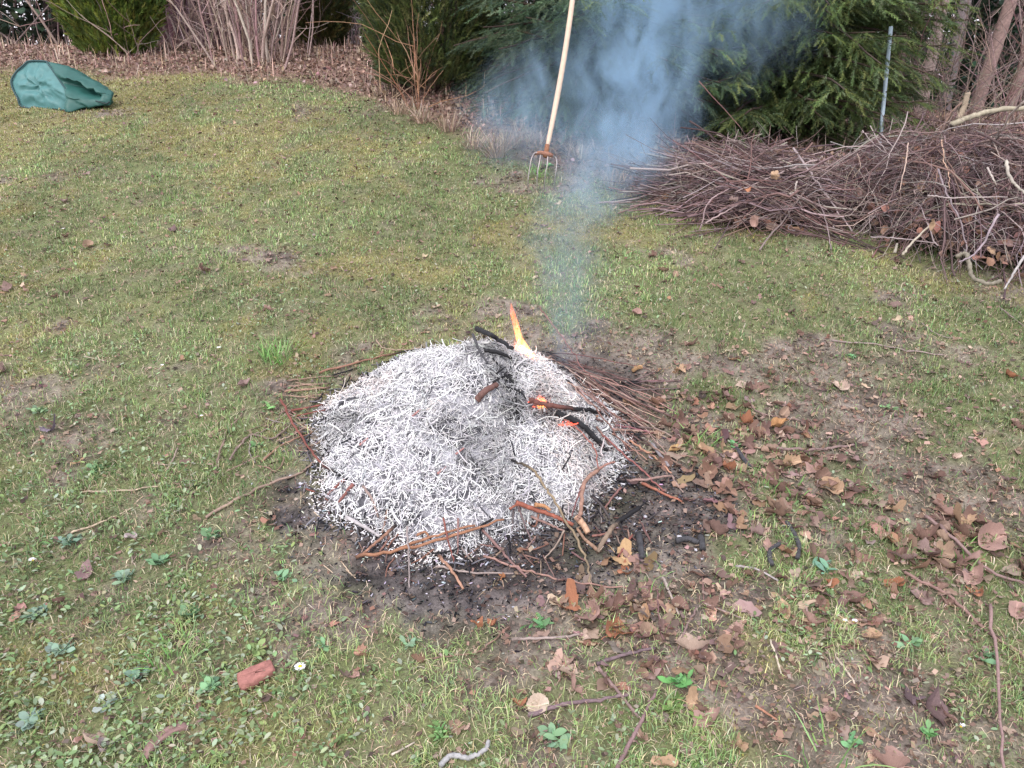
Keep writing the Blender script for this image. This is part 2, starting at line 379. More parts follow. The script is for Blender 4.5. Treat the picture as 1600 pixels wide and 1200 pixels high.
def dark_zone(x, y):   # sooty streak below the peak and on the right flank
    d = np.zeros_like(x)
    for (px, py, r, s) in ((785, 590, .035, 1), (800, 640, .045, .7), (775, 550, .025, .8), (900, 590, .09, 1.2), (700, 660, .06, .4), (845, 640, .05, .4), (745, 700, .07, .3), (560, 660, .05, .3)):
        g = G(px, py); d = np.maximum(d, s*np.exp(-((x-g[0])**2+(y-g[1])**2)/(r*r)))
    return np.clip(d, 0, 1)
def ash_sticks(n, L, rad, K, sides, zmin, zmax, wob, rim=1.0, white=None, pw=.5, gr=None):
    a = rng.random(n)*2*math.pi; r = rim*rng.random(n)**pw; sx, sy = heap_xy(a, r)
    nz = rng.normal(0, .38, n); az = rng.random(n)*2*math.pi
    d = np.stack([np.cos(az), np.sin(az), nz], -1); e = 1e-3
    gx = (surf(sx+e, sy)-surf(sx-e, sy))/(2*e); gy = (surf(sx, sy+e)-surf(sx, sy-e))/(2*e)
    gx = np.clip(gx, -.6, .6); gy = np.clip(gy, -.6, .8)
    d[:, 2] += d[:, 0]*gx+d[:, 1]*gy
    st = np.stack([sx, sy, surf(sx, sy)+rng.uniform(zmin, zmax, n)], -1)-unit(d)*np.asarray(L)[:, None]*.5
    pth = wander(st, d, L, K, wob)
    V, F, shp = tubes(pth, np.asarray(rad)[:, None]*np.ones(K)*np.linspace(1, .75, K), sides, False)
    dz = dark_zone(sx, sy)
    ap = fbm(sx, sy, 6, 3, 95); amt = np.clip(1-dz*1.1-.42*sstep(.5, .66, ap), .12, 1)
    base = pickc([(.84, .84, .83), (.77, .77, .77), (.64, .64, .65), (.86, .86, .85), (.38, .38, .40)] if white is None else white, n, .06)
    c = base*np.where(rng.random(n) < dz*.5, .12, 1)[:, None]*(.35+.65*amt)[:, None]
    warm = (fbm(sx, sy, 5, 2, 97) > .60) & (rng.random(n) < .5)
    c = np.where(warm[:, None], c*np.array([1, .92, .88]), c)
    acc.add(V, F, percol(c, shp))
n = 21000; ash_sticks(n, .012+.034*rng.random(n)**1.3, .0006+.0010*rng.random(n)**2.2, 4, 4, -.010, .009, .26)
n = 3600; ash_sticks(n, .025+.050*rng.random(n)**1.5, .0008+.0017*rng.random(n)**3, 6, 5, -.003, .013, .2)
n = 90; ash_sticks(n, .04+.05*rng.random(n), .0026+.0024*rng.random(n), 6, 6, .0, .012, .15)
n = 12000; ash_sticks(n, .004+.012*rng.random(n), .0009+.0012*rng.random(n), 3, 4, -.004, .012, .2, 1.06, pw=.35)
n = 900; ash_sticks(n, .02+.04*rng.random(n), .0015+.002*rng.random(n), 4, 4, -.006, .01, .2, 1.12, white=[(.03, .03, .035), (.10, .10, .11), (.2, .2, .22)], pw=.12)
tag(link('ash_heap', acc.mesh('ash_heap', M_ash)), 'smouldering mound of burnt twigs turned to white ash', 'ash heap', kind='stuff')
# glowing bits inside the ash
acc = Acc()
for (px, py, n) in ((822, 556, 12), (836, 556, 4), (845, 632, 12), (888, 662, 9), (960, 668, 3), (835, 628, 6)):
    g = G(px, py); s = np.array([g[0], g[1], g[2]+.002])+rng.normal(0, 1, (n, 3))*np.array([.011, .010, .002])
    V, F, shp = tubes(wander(s, rng.normal(0, 1, (n, 3))*np.array([1, 1, .3]), np.full(n, .018), 3, .2), np.full((n, 3), .0014), 4); acc.add(V, F, (1, 1, 1))
tag(link('embers', acc.mesh('embers', M_ember)), 'small red glowing embers showing through the white ash', 'embers', kind='stuff')
# charcoal crumbs and ash flakes on the scorched ground
acc = Acc(); n = 26000
x = rng.normal(.1, .62, n); y = rng.normal(2.02, .38, n); k = (rng.random(n) < burn(x, y)) & (heap_ratio(x, y) > 1.0) & (y > 1.2); x, y = x[k], y[k]; n = len(x)
wash = np.exp(-((heap_ratio(x, y)-1)/.16)**2); wh = rng.random(n) < .035+.42*wash*sstep(.42, .6, fbm(x, y, 7, 3, 99))
L = .003+.013*rng.random(n)**2; az = rng.random(n)*6.28; d = np.stack([np.cos(az), np.sin(az), rng.normal(0, .2, n)], -1)
st = np.stack([x, y, surf(x, y)+.001+.004*rng.random(n)], -1)
V, F, shp = tubes(np.stack([st, st+d*L[:, None]], 1), (np.minimum(L*.3, .0009+.0022*rng.random(n)**2))[:, None]*np.ones(2), 4)
c = np.where(wh[:, None], jit((.42, .42, .46), n, .25), pickc([(.012, .012, .014), (.03, .03, .035), (.08, .08, .09), (.10, .07, .06)], n, .25))
acc.add(V, F, percol(c, shp))
tag(link('charcoal_crumbs', acc.mesh('charcoal_crumbs', M_ash)), 'black charcoal crumbs and pale ash flakes on scorched soil around the fire', 'charcoal', kind='stuff')
# ------------------------------------------------------------ sticks
BR = (.18, .09, .065); OR = (.27, .135, .08); RD = (.18, .065, .052); GY = (.22, .19, .18); LG = (.36, .34, .34); PL = (.46, .34, .25); CH = (.012, .012, .014); PU = (.15, .10, .105); OL = (.22, .17, .11)
def catmull(p, m):
    p = np.asarray(p, float)
    if len(p) < 3: 
        t = np.linspace(0, 1, m*(len(p)-1)+1)[:, None]; return p[0]*(1-t)+p[-1]*t
    q = np.vstack([2*p[0]-p[1], p, 2*p[-1]-p[-2]]); out = []
    for i in range(1, len(q)-2):
        for t in np.linspace(0, 1, m, endpoint=False):
            out.append(.5*(2*q[i]+(q[i+1]-q[i-1])*t+(2*q[i-1]-5*q[i]+4*q[i+1]-q[i+2])*t*t+(3*q[i]-q[i-1]-3*q[i+1]+q[i+2])*t**3))
    out.append(q[-2]); return np.array(out)
def mkstick(name, pts, r, col, label, cat, group=None, char=0, mat=None, knots=1, taper=.65, sides=7):
    p = catmull(pts, 7); K = len(p); L = np.linalg.norm(np.diff(p, axis=0), axis=1).sum()
    p = p+rng.normal(0, 1, p.shape)*min(.0022, L*.006)
    rad = r*np.linspace(1, taper, K)*(1+rng.normal(0, .05, K)*knots)
    V, F, shp = tubes(p, rad, sides)
    c = np.broadcast_to(np.asarray(col), V.shape).copy()*np.repeat(1+rng.normal(0, .12, K+2), sides)[:, None]
    t = np.repeat(np.concatenate([[0], np.linspace(0, 1, K), [1]]), sides)
    if char > 0: c = mix(c, CH, sstep(1-char-.12, 1-char+.12, t+rng.normal(0, .03, len(t))))
    if char < 0: c = mix(c, CH, sstep(-char+.12, -char-.12, t+rng.normal(0, .03, len(t))))
    o0 = p[K//2].copy()
    o = link(name, mesh_np(name, V-o0, F, mat or M_stick, np.clip(c, .005, 1), True), loc=o0)
    return tag(o, label, cat, group)
def S(pts, r, col, label=None, group=None, h=.004, char=0, name='stick', cat='stick', **k):
    P3 = []
    for i, q in enumerate(pts): P3.append(G(q[0], q[1], q[2] if len(q) > 2 else h+r))
    return mkstick(name, P3, r, col, label, cat, group, char, **k)
S([(438, 625, .03), (462, 668, .03), (492, 711, .02), (520, 738), (557, 756)], .0042, RD, 'long reddish stick slanting along the left rim of the ash heap', char=.35)
gl = 'pale brown stick poking out of the left side of the ash heap'
S([(444, 612), (516, 606)], .0045, (.30, .19, .14), 'thickest pale brown stick pointing left out of the ash heap', char=.1)
for q in ([(450, 604), (520, 599)], [(462, 598), (518, 609)], [(470, 620), (515, 615)], [(448, 596), (490, 590), (530, 588)], [(440, 618), (500, 622)]):
    S(q, .0028, (.27, .18, .14), gl, 'pale sticks poking out of the left side of the ash heap', char=.1)
S([(455, 642), (512, 631)], .0045, RD, 'dark red stick lying level at the left rim, upper of a close pair', char=.15)
S([(460, 651), (508, 641)], .0035, RD, 'dark red stick lying level at the left rim, lower of a close pair')
S([(497, 582), (570, 563), (666, 544)], .0045, (.26, .14, .10), 'long brown stick resting along the back left edge of the ash heap', char=.3)
S([(515, 588), (600, 566), (650, 556)], .003, CH, 'charred black thin stick behind the back left edge of the ash heap')
S([(588, 530), (598, 543), (628, 547), (664, 543)], .003, (.30, .22, .17), 'thin pale crooked twig on the scorched soil behind the ash heap')
S([(320, 808), (400, 766), (460, 742), (492, 722)], .0048, (.25, .18, .145), 'long straight grey-brown stick pointing down left from the ash heap')
S([(335, 742), (350, 682), (372, 655), (379, 645)], .0034, (.21, .15, .12), 'thin upright-lying twig in the grass left of the fire')
S([(358, 720), (375, 695), (395, 680), (425, 685), (455, 664)], .0042, (.19, .14, .12), 'crooked grey-brown twig left of the ash heap with a raised middle')
S([(395, 680), (420, 668), (448, 636)], .003, (.19, .14, .12), 'thin twig rising from the crooked grey-brown twig left of the heap')
S([(392, 692), (390, 708), (399, 723)], .0028, GY, 'short curved twig below the crooked grey-brown twig left of the heap')
S([(408, 722), (440, 696), (487, 676)], .0034, (.24, .14, .10), 'thin brown twig leading up to the left rim of the heap')
S([(415, 655), (450, 662), (480, 660)], .0022, GY, 'very thin grey twig touching the left rim of the heap')
S([(482, 760), (506, 776), (551, 799)], .0027, (.05, .045, .045), 'thin blackened twig on the scorched soil at the lower left rim')
S([(478, 764), (500, 772), (512, 782)], .0024, RD, 'short thin red twig beside the blackened twig at the lower left rim')
S([(538, 750), (524, 762), (512, 774)], .0048, RD, 'short dark red stub under the long reddish stick at the left rim')
S([(552, 757), (540, 772), (529, 786)], .0060, (.19, .08, .07), 'thick dark red stub under the long reddish stick at the left rim')
S([(567, 760, .015), (582, 782), (591, 809)], .0042, (.24, .18, .16), 'short grey-brown stick at the lower left edge of the white ash')
S([(541, 808), (568, 823), (593, 838)], .0062, LG, 'ash-grey stick lying flat on black soil below the heap', char=0)
S([(532, 798), (532, 823)], .002, GY, 'tiny upright grey twig on the black soil left of the ash-grey stick')
S([(605, 797), (602, 815), (597, 833)], .0034, (.24, .16, .13), 'short brown stick at the bottom left tip of the white ash')
S([(619, 821, .03), (592, 845, .02), (567, 866)], .0050, (.24, .13, .09), 'brown stick leaning up right out of the black soil below the heap', char=-.15)
S([(610, 836), (602, 850), (593, 862)], .0038, (.19, .10, .08), 'short stick beneath the leaning brown stick below the heap')
S([(556, 871), (610, 862, .012), (697, 842, .02), (788, 811, .03)], .0052, OR, 'longest orange-brown stick lying across the front of the ash heap', char=-.03)
S([(617, 861), (664, 843, .02), (742, 822, .03)], .0046, OR, 'second orange-brown stick just above the longest one across the front')
S([(751, 822, .02), (771, 810, .03)], .0045, CH, 'short charred black stick end on the front edge of the ash')
S([(636, 824, .03), (638, 864, .03), (641, 917)], .0030, (.26, .22, .21), 'thin grey twig crossing over the front orange-brown sticks')
S([(693, 810, .02), (699, 842, .035), (710, 879)], .0030, RD, 'thin dark red twig crossing the front orange-brown sticks')
S([(716, 810, .02), (715, 866)], .0033, (.22, .13, .12), 'thin reddish grey twig pointing down over the front sticks')
S([(684, 868), (705, 890), (724, 921)], .0050, (.33, .19, .13), 'orange-brown stick pointing down right into the black soil', char=-.1)
S([(677, 859), (660, 872), (642, 881)], .0028, BR, 'short thin brown twig below the front orange-brown sticks')
S([(674, 866), (710, 860, .012), (724, 848, .02)], .0028, CH, 'short black twig tucked under the front orange-brown sticks')
S([(681, 886), (725, 893), (800, 898)], .0034, (.27, .22, .20), 'thin grey-brown twig lying level on the black soil in front of the fire')
S([(751, 826, .01), (783, 860), (800, 880), (823, 902)], .0042, (.20, .12, .11), 'brown stick slanting down right from the front edge of the ash')
S([(720, 854), (730, 868), (738, 878)], .0030, GY, 'short grey twig between the crossing twigs and the slanting brown stick')
S([(756, 869), (800, 885), (856, 901), (920, 913), (980, 919)], .0033, (.30, .18, .15), 'long thin curved brown twig in front of the fire')
S([(622, 835), (612, 846), (606, 856)], .0032, BR, 'stubby brown stick end at the left end of the orange-brown sticks')
S([(650, 838, .02), (664, 832, .02), (672, 842)], .004, OR, 'orange bark splinter on top of the left end of the front sticks')
S([(617, 872), (606, 886), (602, 902)], .0022, BR, 'tiny thin brown twig below the left end of the front sticks')
S([(800, 719, .015), (832, 734, .03), (856, 767, .05), (877, 803, .05), (906, 853, .03), (921, 897), (925, 937)], .0042, OL, 'long olive-brown arched twig over the lower right of the ash heap', char=-.12)
S([(870, 650, .02), (895, 665, .02), (921, 690, .02), (932, 708, .03), (934, 734, .04)], .0030, (.27, .11, .09), 'thin reddish twig running down the right flank of the ash heap')
S([(934, 734, .04), (912, 757, .05), (908, 800, .05), (901, 812, .04)], .0062, (.27, .16, .12), 'stout forked brown branch standing on the lower right of the ash heap', taper=1)
S([(934, 734, .04), (948, 726, .04), (961, 722, .04)], .0045, (.28, .15, .12), 'short side shoot at the top of the stout forked brown branch')
S([(909, 760, .04), (902, 780, .03), (893, 808, .02)], .003, (.18, .08, .08), 'thin dark red twig just left of the stout forked brown branch')
S([(901, 808, .035), (911, 820, .03), (919, 833, .02)], .0100, (.42, .27, .18), 'thick broken orange-brown stub at the lower right of the heap', taper=.85)
S([(806, 786, .03), (840, 797, .03), (867, 808, .03), (895, 820, .03)], .0075, (.26, .09, .06), 'thick red-brown stick with peeling bark at the lower right of the heap')
S([(836, 789, .045), (850, 792, .045), (860, 798, .04)], .0065, (.38, .20, .10), 'bright orange bark splinter on the thick red-brown stick')
S([(796, 796, .02), (808, 790, .03), (812, 800)], .004, (.24, .09, .06), 'small red-brown stub at the left end of the thick red-brown stick')
S([(830, 808, .015), (858, 820, .015), (882, 830, .01)], .0042, (.24, .15, .13), 'brown stick lying below the thick red-brown stick')
S([(808, 788, .03), (818, 815, .02), (832, 850)], .0030, (.14, .10, .10), 'thin dark twig hanging down from the thick red-brown stick')
S([(803, 796), (800, 830), (795, 862)], .0026, (.10, .08, .08), 'thin blackened twig left of the hanging dark twig')
S([(842, 803, .02), (836, 822), (822, 815)], .003, BR, 'short curled brown twig under the thick red-brown stick')
S([(882, 829, .03), (868, 853), (851, 872)], .0028, (.27, .21, .17), 'thin grey-brown twig curving down left from the arched twig')
S([(882, 834), (879, 868)], .0024, BR, 'short upright brown twig right of the curving grey-brown twig')
S([(812, 859), (835, 858), (858, 850)], .0028, BR, 'small brown twig lying level on the scattered front ash')
S([(999, 793, .07), (968, 814, .05), (951, 832, .03), (934, 862)], .0068, (.20, .15, .11), 'thick half-charred branch rising to the right of the heap', char=-.45, taper=1)
S([(999, 793, .07), (1012, 782, .08)], .003, CH, 'charred tip beyond the thick half-charred branch')
S([(934, 860), (914, 843, .01), (902, 826, .02)], .0056, (.25, .16, .11), 'short brown branch joining the thick half-charred branch at its foot')
S([(925, 776, .02), (941, 792, .02), (953, 812)], .0045, (.07, .06, .06), 'dark charred stick crossing between the two stout branches')
S([(938, 788), (940, 818)], .0026, GY, 'thin grey upright twig between the two stout branches')
S([(970, 762, .02), (955, 780, .02), (944, 796)], .0036, (.19, .10, .09), 'brown stick slanting down left at the right rim of the heap')
S([(988, 836, .02), (976, 854, .015), (963, 874)], .0032, RD, 'thin red twig slanting down left across a tan leaf')
S([(925, 838), (945, 834), (965, 822, .02)], .0035, (.24, .12, .10), 'reddish twig lying behind the thick half-charred branch')
S([(966, 751, .01), (1010, 749, .015), (1049, 744, .02)], .0050, (.24, .16, .14), 'brown stick lying level to the right of the ash heap', char=-.18)
S([(1003, 755), (1040, 773), (1066, 784)], .0046, (.29, .12, .08), 'bright orange-red stick pointing down right beside the heap')
S([(940, 680, .03), (975, 710, .03), (1007, 738, .02), (1037, 768)], .0036, (.24, .10, .09), 'long dark red twig slanting down right past the heap')
S([(984, 688, .02), (1005, 703, .02), (1020, 712), (1049, 740)], .0038, (.40, .22, .15), 'pale orange-brown bent stick right of the heap')
S([(975, 704), (1025, 707), (1088, 716)], .0028, (.27, .16, .14), 'thin twig lying level right of the heap above the bent stick')
S([(1018, 693), (1032, 712), (1045, 729)], .0064, (.24, .22, .23), 'thick ash-grey stick right of the heap')
S([(1049, 742), (1058, 758), (1068, 770)], .003, (.27, .2, .17), 'thin pale twig beyond the end of the level brown stick')
S([(844, 480, .16), (866, 511, .13), (892, 546, .10), (913, 581, .07), (950, 612, .03)], .0024, (.22, .11, .10), 'very thin upright twig rising behind the right flank of the heap in the smoke')
S([(829, 626, .035), (853, 633, .03), (892, 638, .025), (925, 643, .02), (956, 652)], .0088, (.13, .055, .045), 'thick charred stick with a red-brown end beside the small flame', char=.55, taper=.6)
S([(869, 646, .02), (900, 659, .02), (924, 678, .02), (948, 705, .01)], .0105, CH, 'thick charred black log slanting down the right flank of the heap', name='charred_log', cat='log', mat=M_char, taper=.7, sides=10)
S([(744, 514, .05), (760, 520, .05), (778, 530, .045), (803, 545, .03)], .0095, (.02, .021, .025), 'charred black log on top of the heap left of the tall flame', name='charred_log', cat='log', mat=M_char, sides=10)
S([(757, 548, .03), (780, 552, .03), (800, 560, .02)], .007, CH, 'smaller charred log tucked below the black log on top of the heap', name='charred_log', cat='log', mat=M_char, sides=9)
S([(739, 522, .05), (750, 550, .03), (762, 568, .015)], .0048, (.06, .06, .065), 'thin charred stick bending down from the top of the heap')
S([(745, 626, .02), (757, 612, .025), (777, 601, .02)], .0110, (.12, .065, .055), 'short thick brown half-burnt stick in the middle of the ash', name='half_burnt_stick', taper=.8, sides=9)
for q in ([(770, 598), (790, 588), (800, 596)], [(775, 585), (788, 575)], [(790, 605), (812, 612), (822, 624)], [(770, 560), (783, 575)]):
    S([(a, b, .012) for a, b in q], .0036, CH, 'small black charcoal stick end in the sooty middle of the ash', 'charcoal ends in the middle of the ash', mat=M_char)
S([(530, 632, .012), (545, 625, .012), (556, 621, .01)], .0055, (.05, .05, .06), 'small black stick in the white ash on the left flank')
S([(508, 660, .012), (525, 652, .012), (548, 651, .01)], .0024, (.10, .10, .11), 'thin dark curved twig in the white ash near the left rim')
for (px, py) in ((568, 690), (650, 645), (718, 705), (690, 735)):
    S([(px-6, py+6, .012), (px+7, py-5, .012)], .0035, (.34, .17, .16), 'small unburnt reddish stick end in the white ash', 'unburnt stick ends in the white ash')
# fan of twigs at the right side of the heap
for i in range(40):
    t = rng.random(); a = np.array([850+75*t, 556+50*t+rng.normal(0, 7)]); b = np.array([950+100*rng.random(), 588+105*t**.8+rng.normal(0, 16)])
    if i % 4 == 0: b = b+np.array([30, 25])
    r_i = rng.uniform(.0022, .0034) if i % 3 == 0 else rng.uniform(.0012, .0021)
    m = (a+b)/2+rng.normal(0, 3, 2); hh = rng.uniform(.005, .04)
    S([(a[0], a[1], hh), (m[0], m[1], hh+.008), (b[0], b[1], .006)], r_i, tuple(pickc([(.19, .11, .095), (.28, .18, .15), (.12, .07, .065), (.34, .25, .21)], 1, .2)[0]),
      '%s twig in the %s part of the fan right of the heap%s' % (('thicker' if i % 3 == 0 else 'thin'), ('upper' if b[1] < 625 else ('middle' if b[1] < 665 else 'lower')), (', blackened inner end' if i % 2 else '')), 'twigs fanned out of the right side of the ash heap', char=-.15 if i % 2 else 0)
for i in range(26):
    a = np.array([930+70*rng.random(), 590+110*rng.random()]); b = a+np.array([rng.uniform(20, 95), rng.uniform(-25, 60)])
    S([(a[0], a[1], .012), tuple((a+b)/2)+(.018,), (b[0], b[1], .005)], .0022+.0022*rng.random(), tuple(pickc([(.20, .10, .09), (.12, .08, .075), (.28, .17, .14)], 1)[0]),
      '%s stick in the %s of the tangle at the heap\'s right foot' % ('longer' if b[0]-a[0] > 57 else 'shorter', 'upper part' if a[1] < 627 else ('middle' if a[1] < 664 else 'lower part')), 'sticks tangled at the right foot of the heap', char=-.3 if i % 2 else 0)
for i in range(26):
    a = np.array([600+430*rng.random(), 0]); a[1] = 850+28*rng.random()+(-40 if a[0] > 900 else 0); an = rng.uniform(-1.2, 1.9); L = rng.uniform(14, 40)
    b = a+L*np.array([math.cos(an), math.sin(an)])
    S([(a[0], a[1]), (b[0], b[1])], .0016+.0014*rng.random(), tuple(pickc([(.16, .09, .08), (.05, .045, .05), (.25, .17, .14)], 1)[0]), 'small twig fragment on the black scorched soil in front of the heap', 'twig fragments on the scorched soil in front of the heap')
for i in range(14):
    a = np.array([400+110*rng.random(), 640+130*rng.random()]); b = a+np.array([rng.uniform(-50, -20), rng.uniform(-22, 26)])
    S([(a[0], a[1]), tuple((a+b)/2+rng.normal(0, 4, 2)), (b[0], b[1])], .0017+.0013*rng.random(), tuple(pickc([(.21, .14, .11), (.28, .20, .16)], 1)[0]), 'thin twig lying loose in the grass left of the heap', 'loose twigs in the grass left of the heap')
# further sticks on the lawn
for q, r_, c_, l_ in [
 ([(1213, 701), (1272, 703), (1300, 700), (1335, 695)], .0055, (.20, .14, .13), 'dark brown curved stick lying level in the grass right of the fire'),
 ([(1213, 700), (1228, 680), (1240, 672)], .003, (.20, .12, .11), 'short twig joined to the dark brown curved stick in the grass'),
 ([(1169, 627), (1189, 646), (1252, 657)], .003, (.19, .13, .12), 'thin bent twig in the grass upper right of the fire'),
 ([(1298, 532), (1377, 540), (1473, 556)], .0036, (.27, .21, .20), 'long thin grey twig lying far right on the lawn'),
 ([(1447, 806, .02), (1500, 850, .02), (1547, 894, .02), (1610, 912)], .0050, (.22, .15, .14), 'brown branch over the pile of leaves at the right edge'),
 ([(1414, 895), (1477, 929), (1543, 986), (1612, 1034)], .0048, (.24, .15, .13), 'long reddish-brown branch slanting to the lower right edge'),
 ([(1149, 885), (1180, 889), (1216, 908)], .0035, (.30, .27, .27), 'grey twig in the grass right of the charcoal'),
 ([(1036, 903), (1048, 930), (1061, 960)], .0042, (.34, .29, .26), 'pale grey stick pointing down below the right end of the fire'),
 ([(799, 1000), (862, 997), (909, 991)], .0040, (.27, .22, .20), 'straight grey-brown stick in the grass below the fire'),
 ([(825, 1119), (881, 1101), (937, 1094), (987, 1084)], .0052, (.17, .12, .13), 'purple-brown stick lying level near the bottom centre'),
 ([(935, 1044), (960, 1075), (998, 1121)], .0046, (.20, .14, .13), 'brown stick crossing the purple-brown stick near the bottom'),
 ([(933, 1038), (970, 1024), (1024, 1012)], .0048, (.14, .10, .11), 'dark crooked stick above the crossing sticks near the bottom'),
 ([(962, 1205), (994, 1142), (1025, 1080)], .0052, (.20, .13, .13), 'straight reddish stick running off the bottom edge'),
 ([(1028, 922), (1031, 981), (1055, 1026)], .0022, (.18, .10, .10), 'very thin bent twig over leaves below the fire'),
 ([(1088, 950), (1070, 985), (1056, 1022)], .003, (.20, .14, .13), 'thin dark twig beside the large pale serrated leaf'),
 ([(1098, 902), (1100, 945)], .0022, (.2, .12, .11), 'short thin twig above the large pale leaf'),
 ([(1100, 943), (1130, 955), (1158, 966)], .0026, (.3, .22, .2), 'thin grey twig slanting right above the large pale leaf'),
 ([(686, 1198), (705, 1182), (735, 1184), (757, 1172), (764, 1158)], .0062, (.30, .30, .30), 'grey lichen-covered stick at the bottom edge'),
 ([(612, 1180), (648, 1160)], .0026, (.42, .36, .3), 'short pale twig left of the lichen-covered stick'),
 ([(795, 980), (765, 1006), (742, 1020), (668, 1030)], .0026, (.2, .13, .1), 'thin curved brown twig left of the green rosette below the fire'),
 ([(1548, 945, .03), (1558, 1040, .04), (1568, 1205, .05)], .0042, (.24, .16, .15), 'long thin upright twig near the lower right corner'),
 ([(1204, 1000), (1221, 1053)], .003, (.50, .44, .34), 'pale straw stalk in the grass right of the large pale leaf'),
 ([(1306, 1027), (1325, 1052), (1338, 1073)], .003, (.48, .40, .32), 'pale stalk pointing down right in the lower right grass'),
 ([(1180, 1103), (1214, 1125)], .0032, (.34, .17, .11), 'short reddish stick in the lower right grass'),
 ([(110, 833), (150, 820), (206, 795)], .0032, (.42, .34, .25), 'pale tan curved twig in the grass left of the fire'),
 ([(130, 769), (190, 767), (250, 761)], .0028, (.40, .32, .24), 'straight pale twig in the grass left of the fire'),
 ([(133, 557), (170, 566)], .0022, (.38, .33, .25), 'tiny pale twig on the upper left lawn'),
 ([(260, 735), (272, 715), (277, 700)], .0032, (.28, .22, .18), 'short grey twig in the grass left of the fire'),
 ([(238, 724), (263, 727)], .0028, (.30, .24, .2), 'tiny level twig touching the short grey twig'),
 ([(1230, 560), (1260, 600), (1290, 610)], .0022, (.24, .18, .16), 'faint thin twig on the lawn upper right of the fire'),
 ([(1440, 505), (1470, 525), (1510, 530)], .0024, (.24, .2, .18), 'thin twig on the far right lawn below the brush pile'),
 ([(1560, 480), (1600, 510)], .003, (.22, .17, .16), 'twig at the right edge below the brush pile'),
 ([(627, 372, .10), (629, 392, .05), (628, 408)], .0016, (.25, .18, .14), 'thin dark stalk standing up in the middle of the lawn'),
 ([(534, 878), (549, 898)], .0016, (.46, .36, .26), 'short straw left of the black soil, upper of three'),
 ([(540, 890), (556, 904)], .0016, (.46, .36, .26), 'short straw left of the black soil, lowest of three'),
 ([(490, 800), (503, 811)], .0016, (.46, .36, .26), 'short straw at the left of the ash-grey stick'),
 ([(506, 884), (520, 895)], .0016, (.46, .36, .26), 'short straw in the grass below left of the fire')]:
    S(q, r_, c_, l_, taper=.7)
for q, r_, l_ in [([(1206, 884, .01), (1202, 866, .012), (1208, 856, .012), (1218, 850, .01)], .007, 'crooked charcoal piece right of the fire, left of two'),
  ([(1246, 873, .01), (1248, 852, .012), (1240, 832, .01), (1228, 815, .01)], .0065, 'crooked charcoal piece with a grey end, right of two'),
  ([(998, 835, .01), (1001, 855, .01), (1004, 872, .01)], .010, 'grey charred stub beside the tan leaf at the front right'),
  ([(1056, 845, .008), (1075, 842, .01), (1092, 848, .01)], .0085, 'black charcoal lump at the right of the scorched soil'),
  ([(1095, 838, .01), (1098, 858, .01)], .010, 'short grey charcoal stub right of the black lump'),
  ([(1216, 795, .01), (1226, 800, .01)], .008, 'small black coal lump in the leaves right of the fire'),
  ([(1150, 700, .01), (1165, 722, .01), (1172, 730, .01)], .007, 'charcoal stick among the leaves right of the fire')]:
    S(q, r_, (.05, .05, .055), l_, name='charcoal', cat='charcoal', mat=M_char, sides=9, taper=.85)
# white ash lumps beyond the rim
k = 0
ICO = None
def lump(name, c, r, col, mat, label, cat, group=None, flat=.6):
    n1, n2 = 10, 7; th = np.linspace(0, math.pi, n2); ph = np.arange(n1)*2*math.pi/n1
    A, B = np.meshgrid(th, ph, indexing='ij'); d = np.stack([np.sin(A)*np.cos(B), np.sin(A)*np.sin(B), np.cos(A)*flat], -1).reshape(-1, 3)
    d = d*(1+rng.normal(0, .22, (len(d), 1)))*rng.uniform(.5, 1.4, 3)*r
    i, j = np.meshgrid(np.arange(n2-1), np.arange(n1), indexing='ij'); i = i.ravel(); j = j.ravel(); j2 = (j+1) % n1
    o = link(name, mesh_np(name, d, np.stack([i*n1+j, (i+1)*n1+j, (i+1)*n1+j2, i*n1+j2], -1), mat, col, True), loc=c)
    return tag(o, label, cat, group)
for (px, py, r) in ((470, 757, .011), (455, 745, .009), (488, 745, .010), (503, 765, .008), (405, 825, .008), (394, 757, .008), (1008, 808, .008), (993, 820, .009), (956, 796, .012), (966, 780, .010), (950, 845, .012), (1062, 840, .009), (1096, 872, .010), (700, 879, .008), (722, 876, .009), (672, 878, .006), (1087, 860, .008), (996, 871, .010), (500, 798, .006), (518, 822, .006), (1030, 770, .006), (1045, 690, .006)):
    g = G(px, py); lump('ash_lump', (g[0], g[1], g[2]+r*.15), r*.72, (.50, .50, .54), M_ash, 'small pale lump of ash lying loose on dark soil beside the heap', 'ash lump', 'pale ash lumps around the heap')
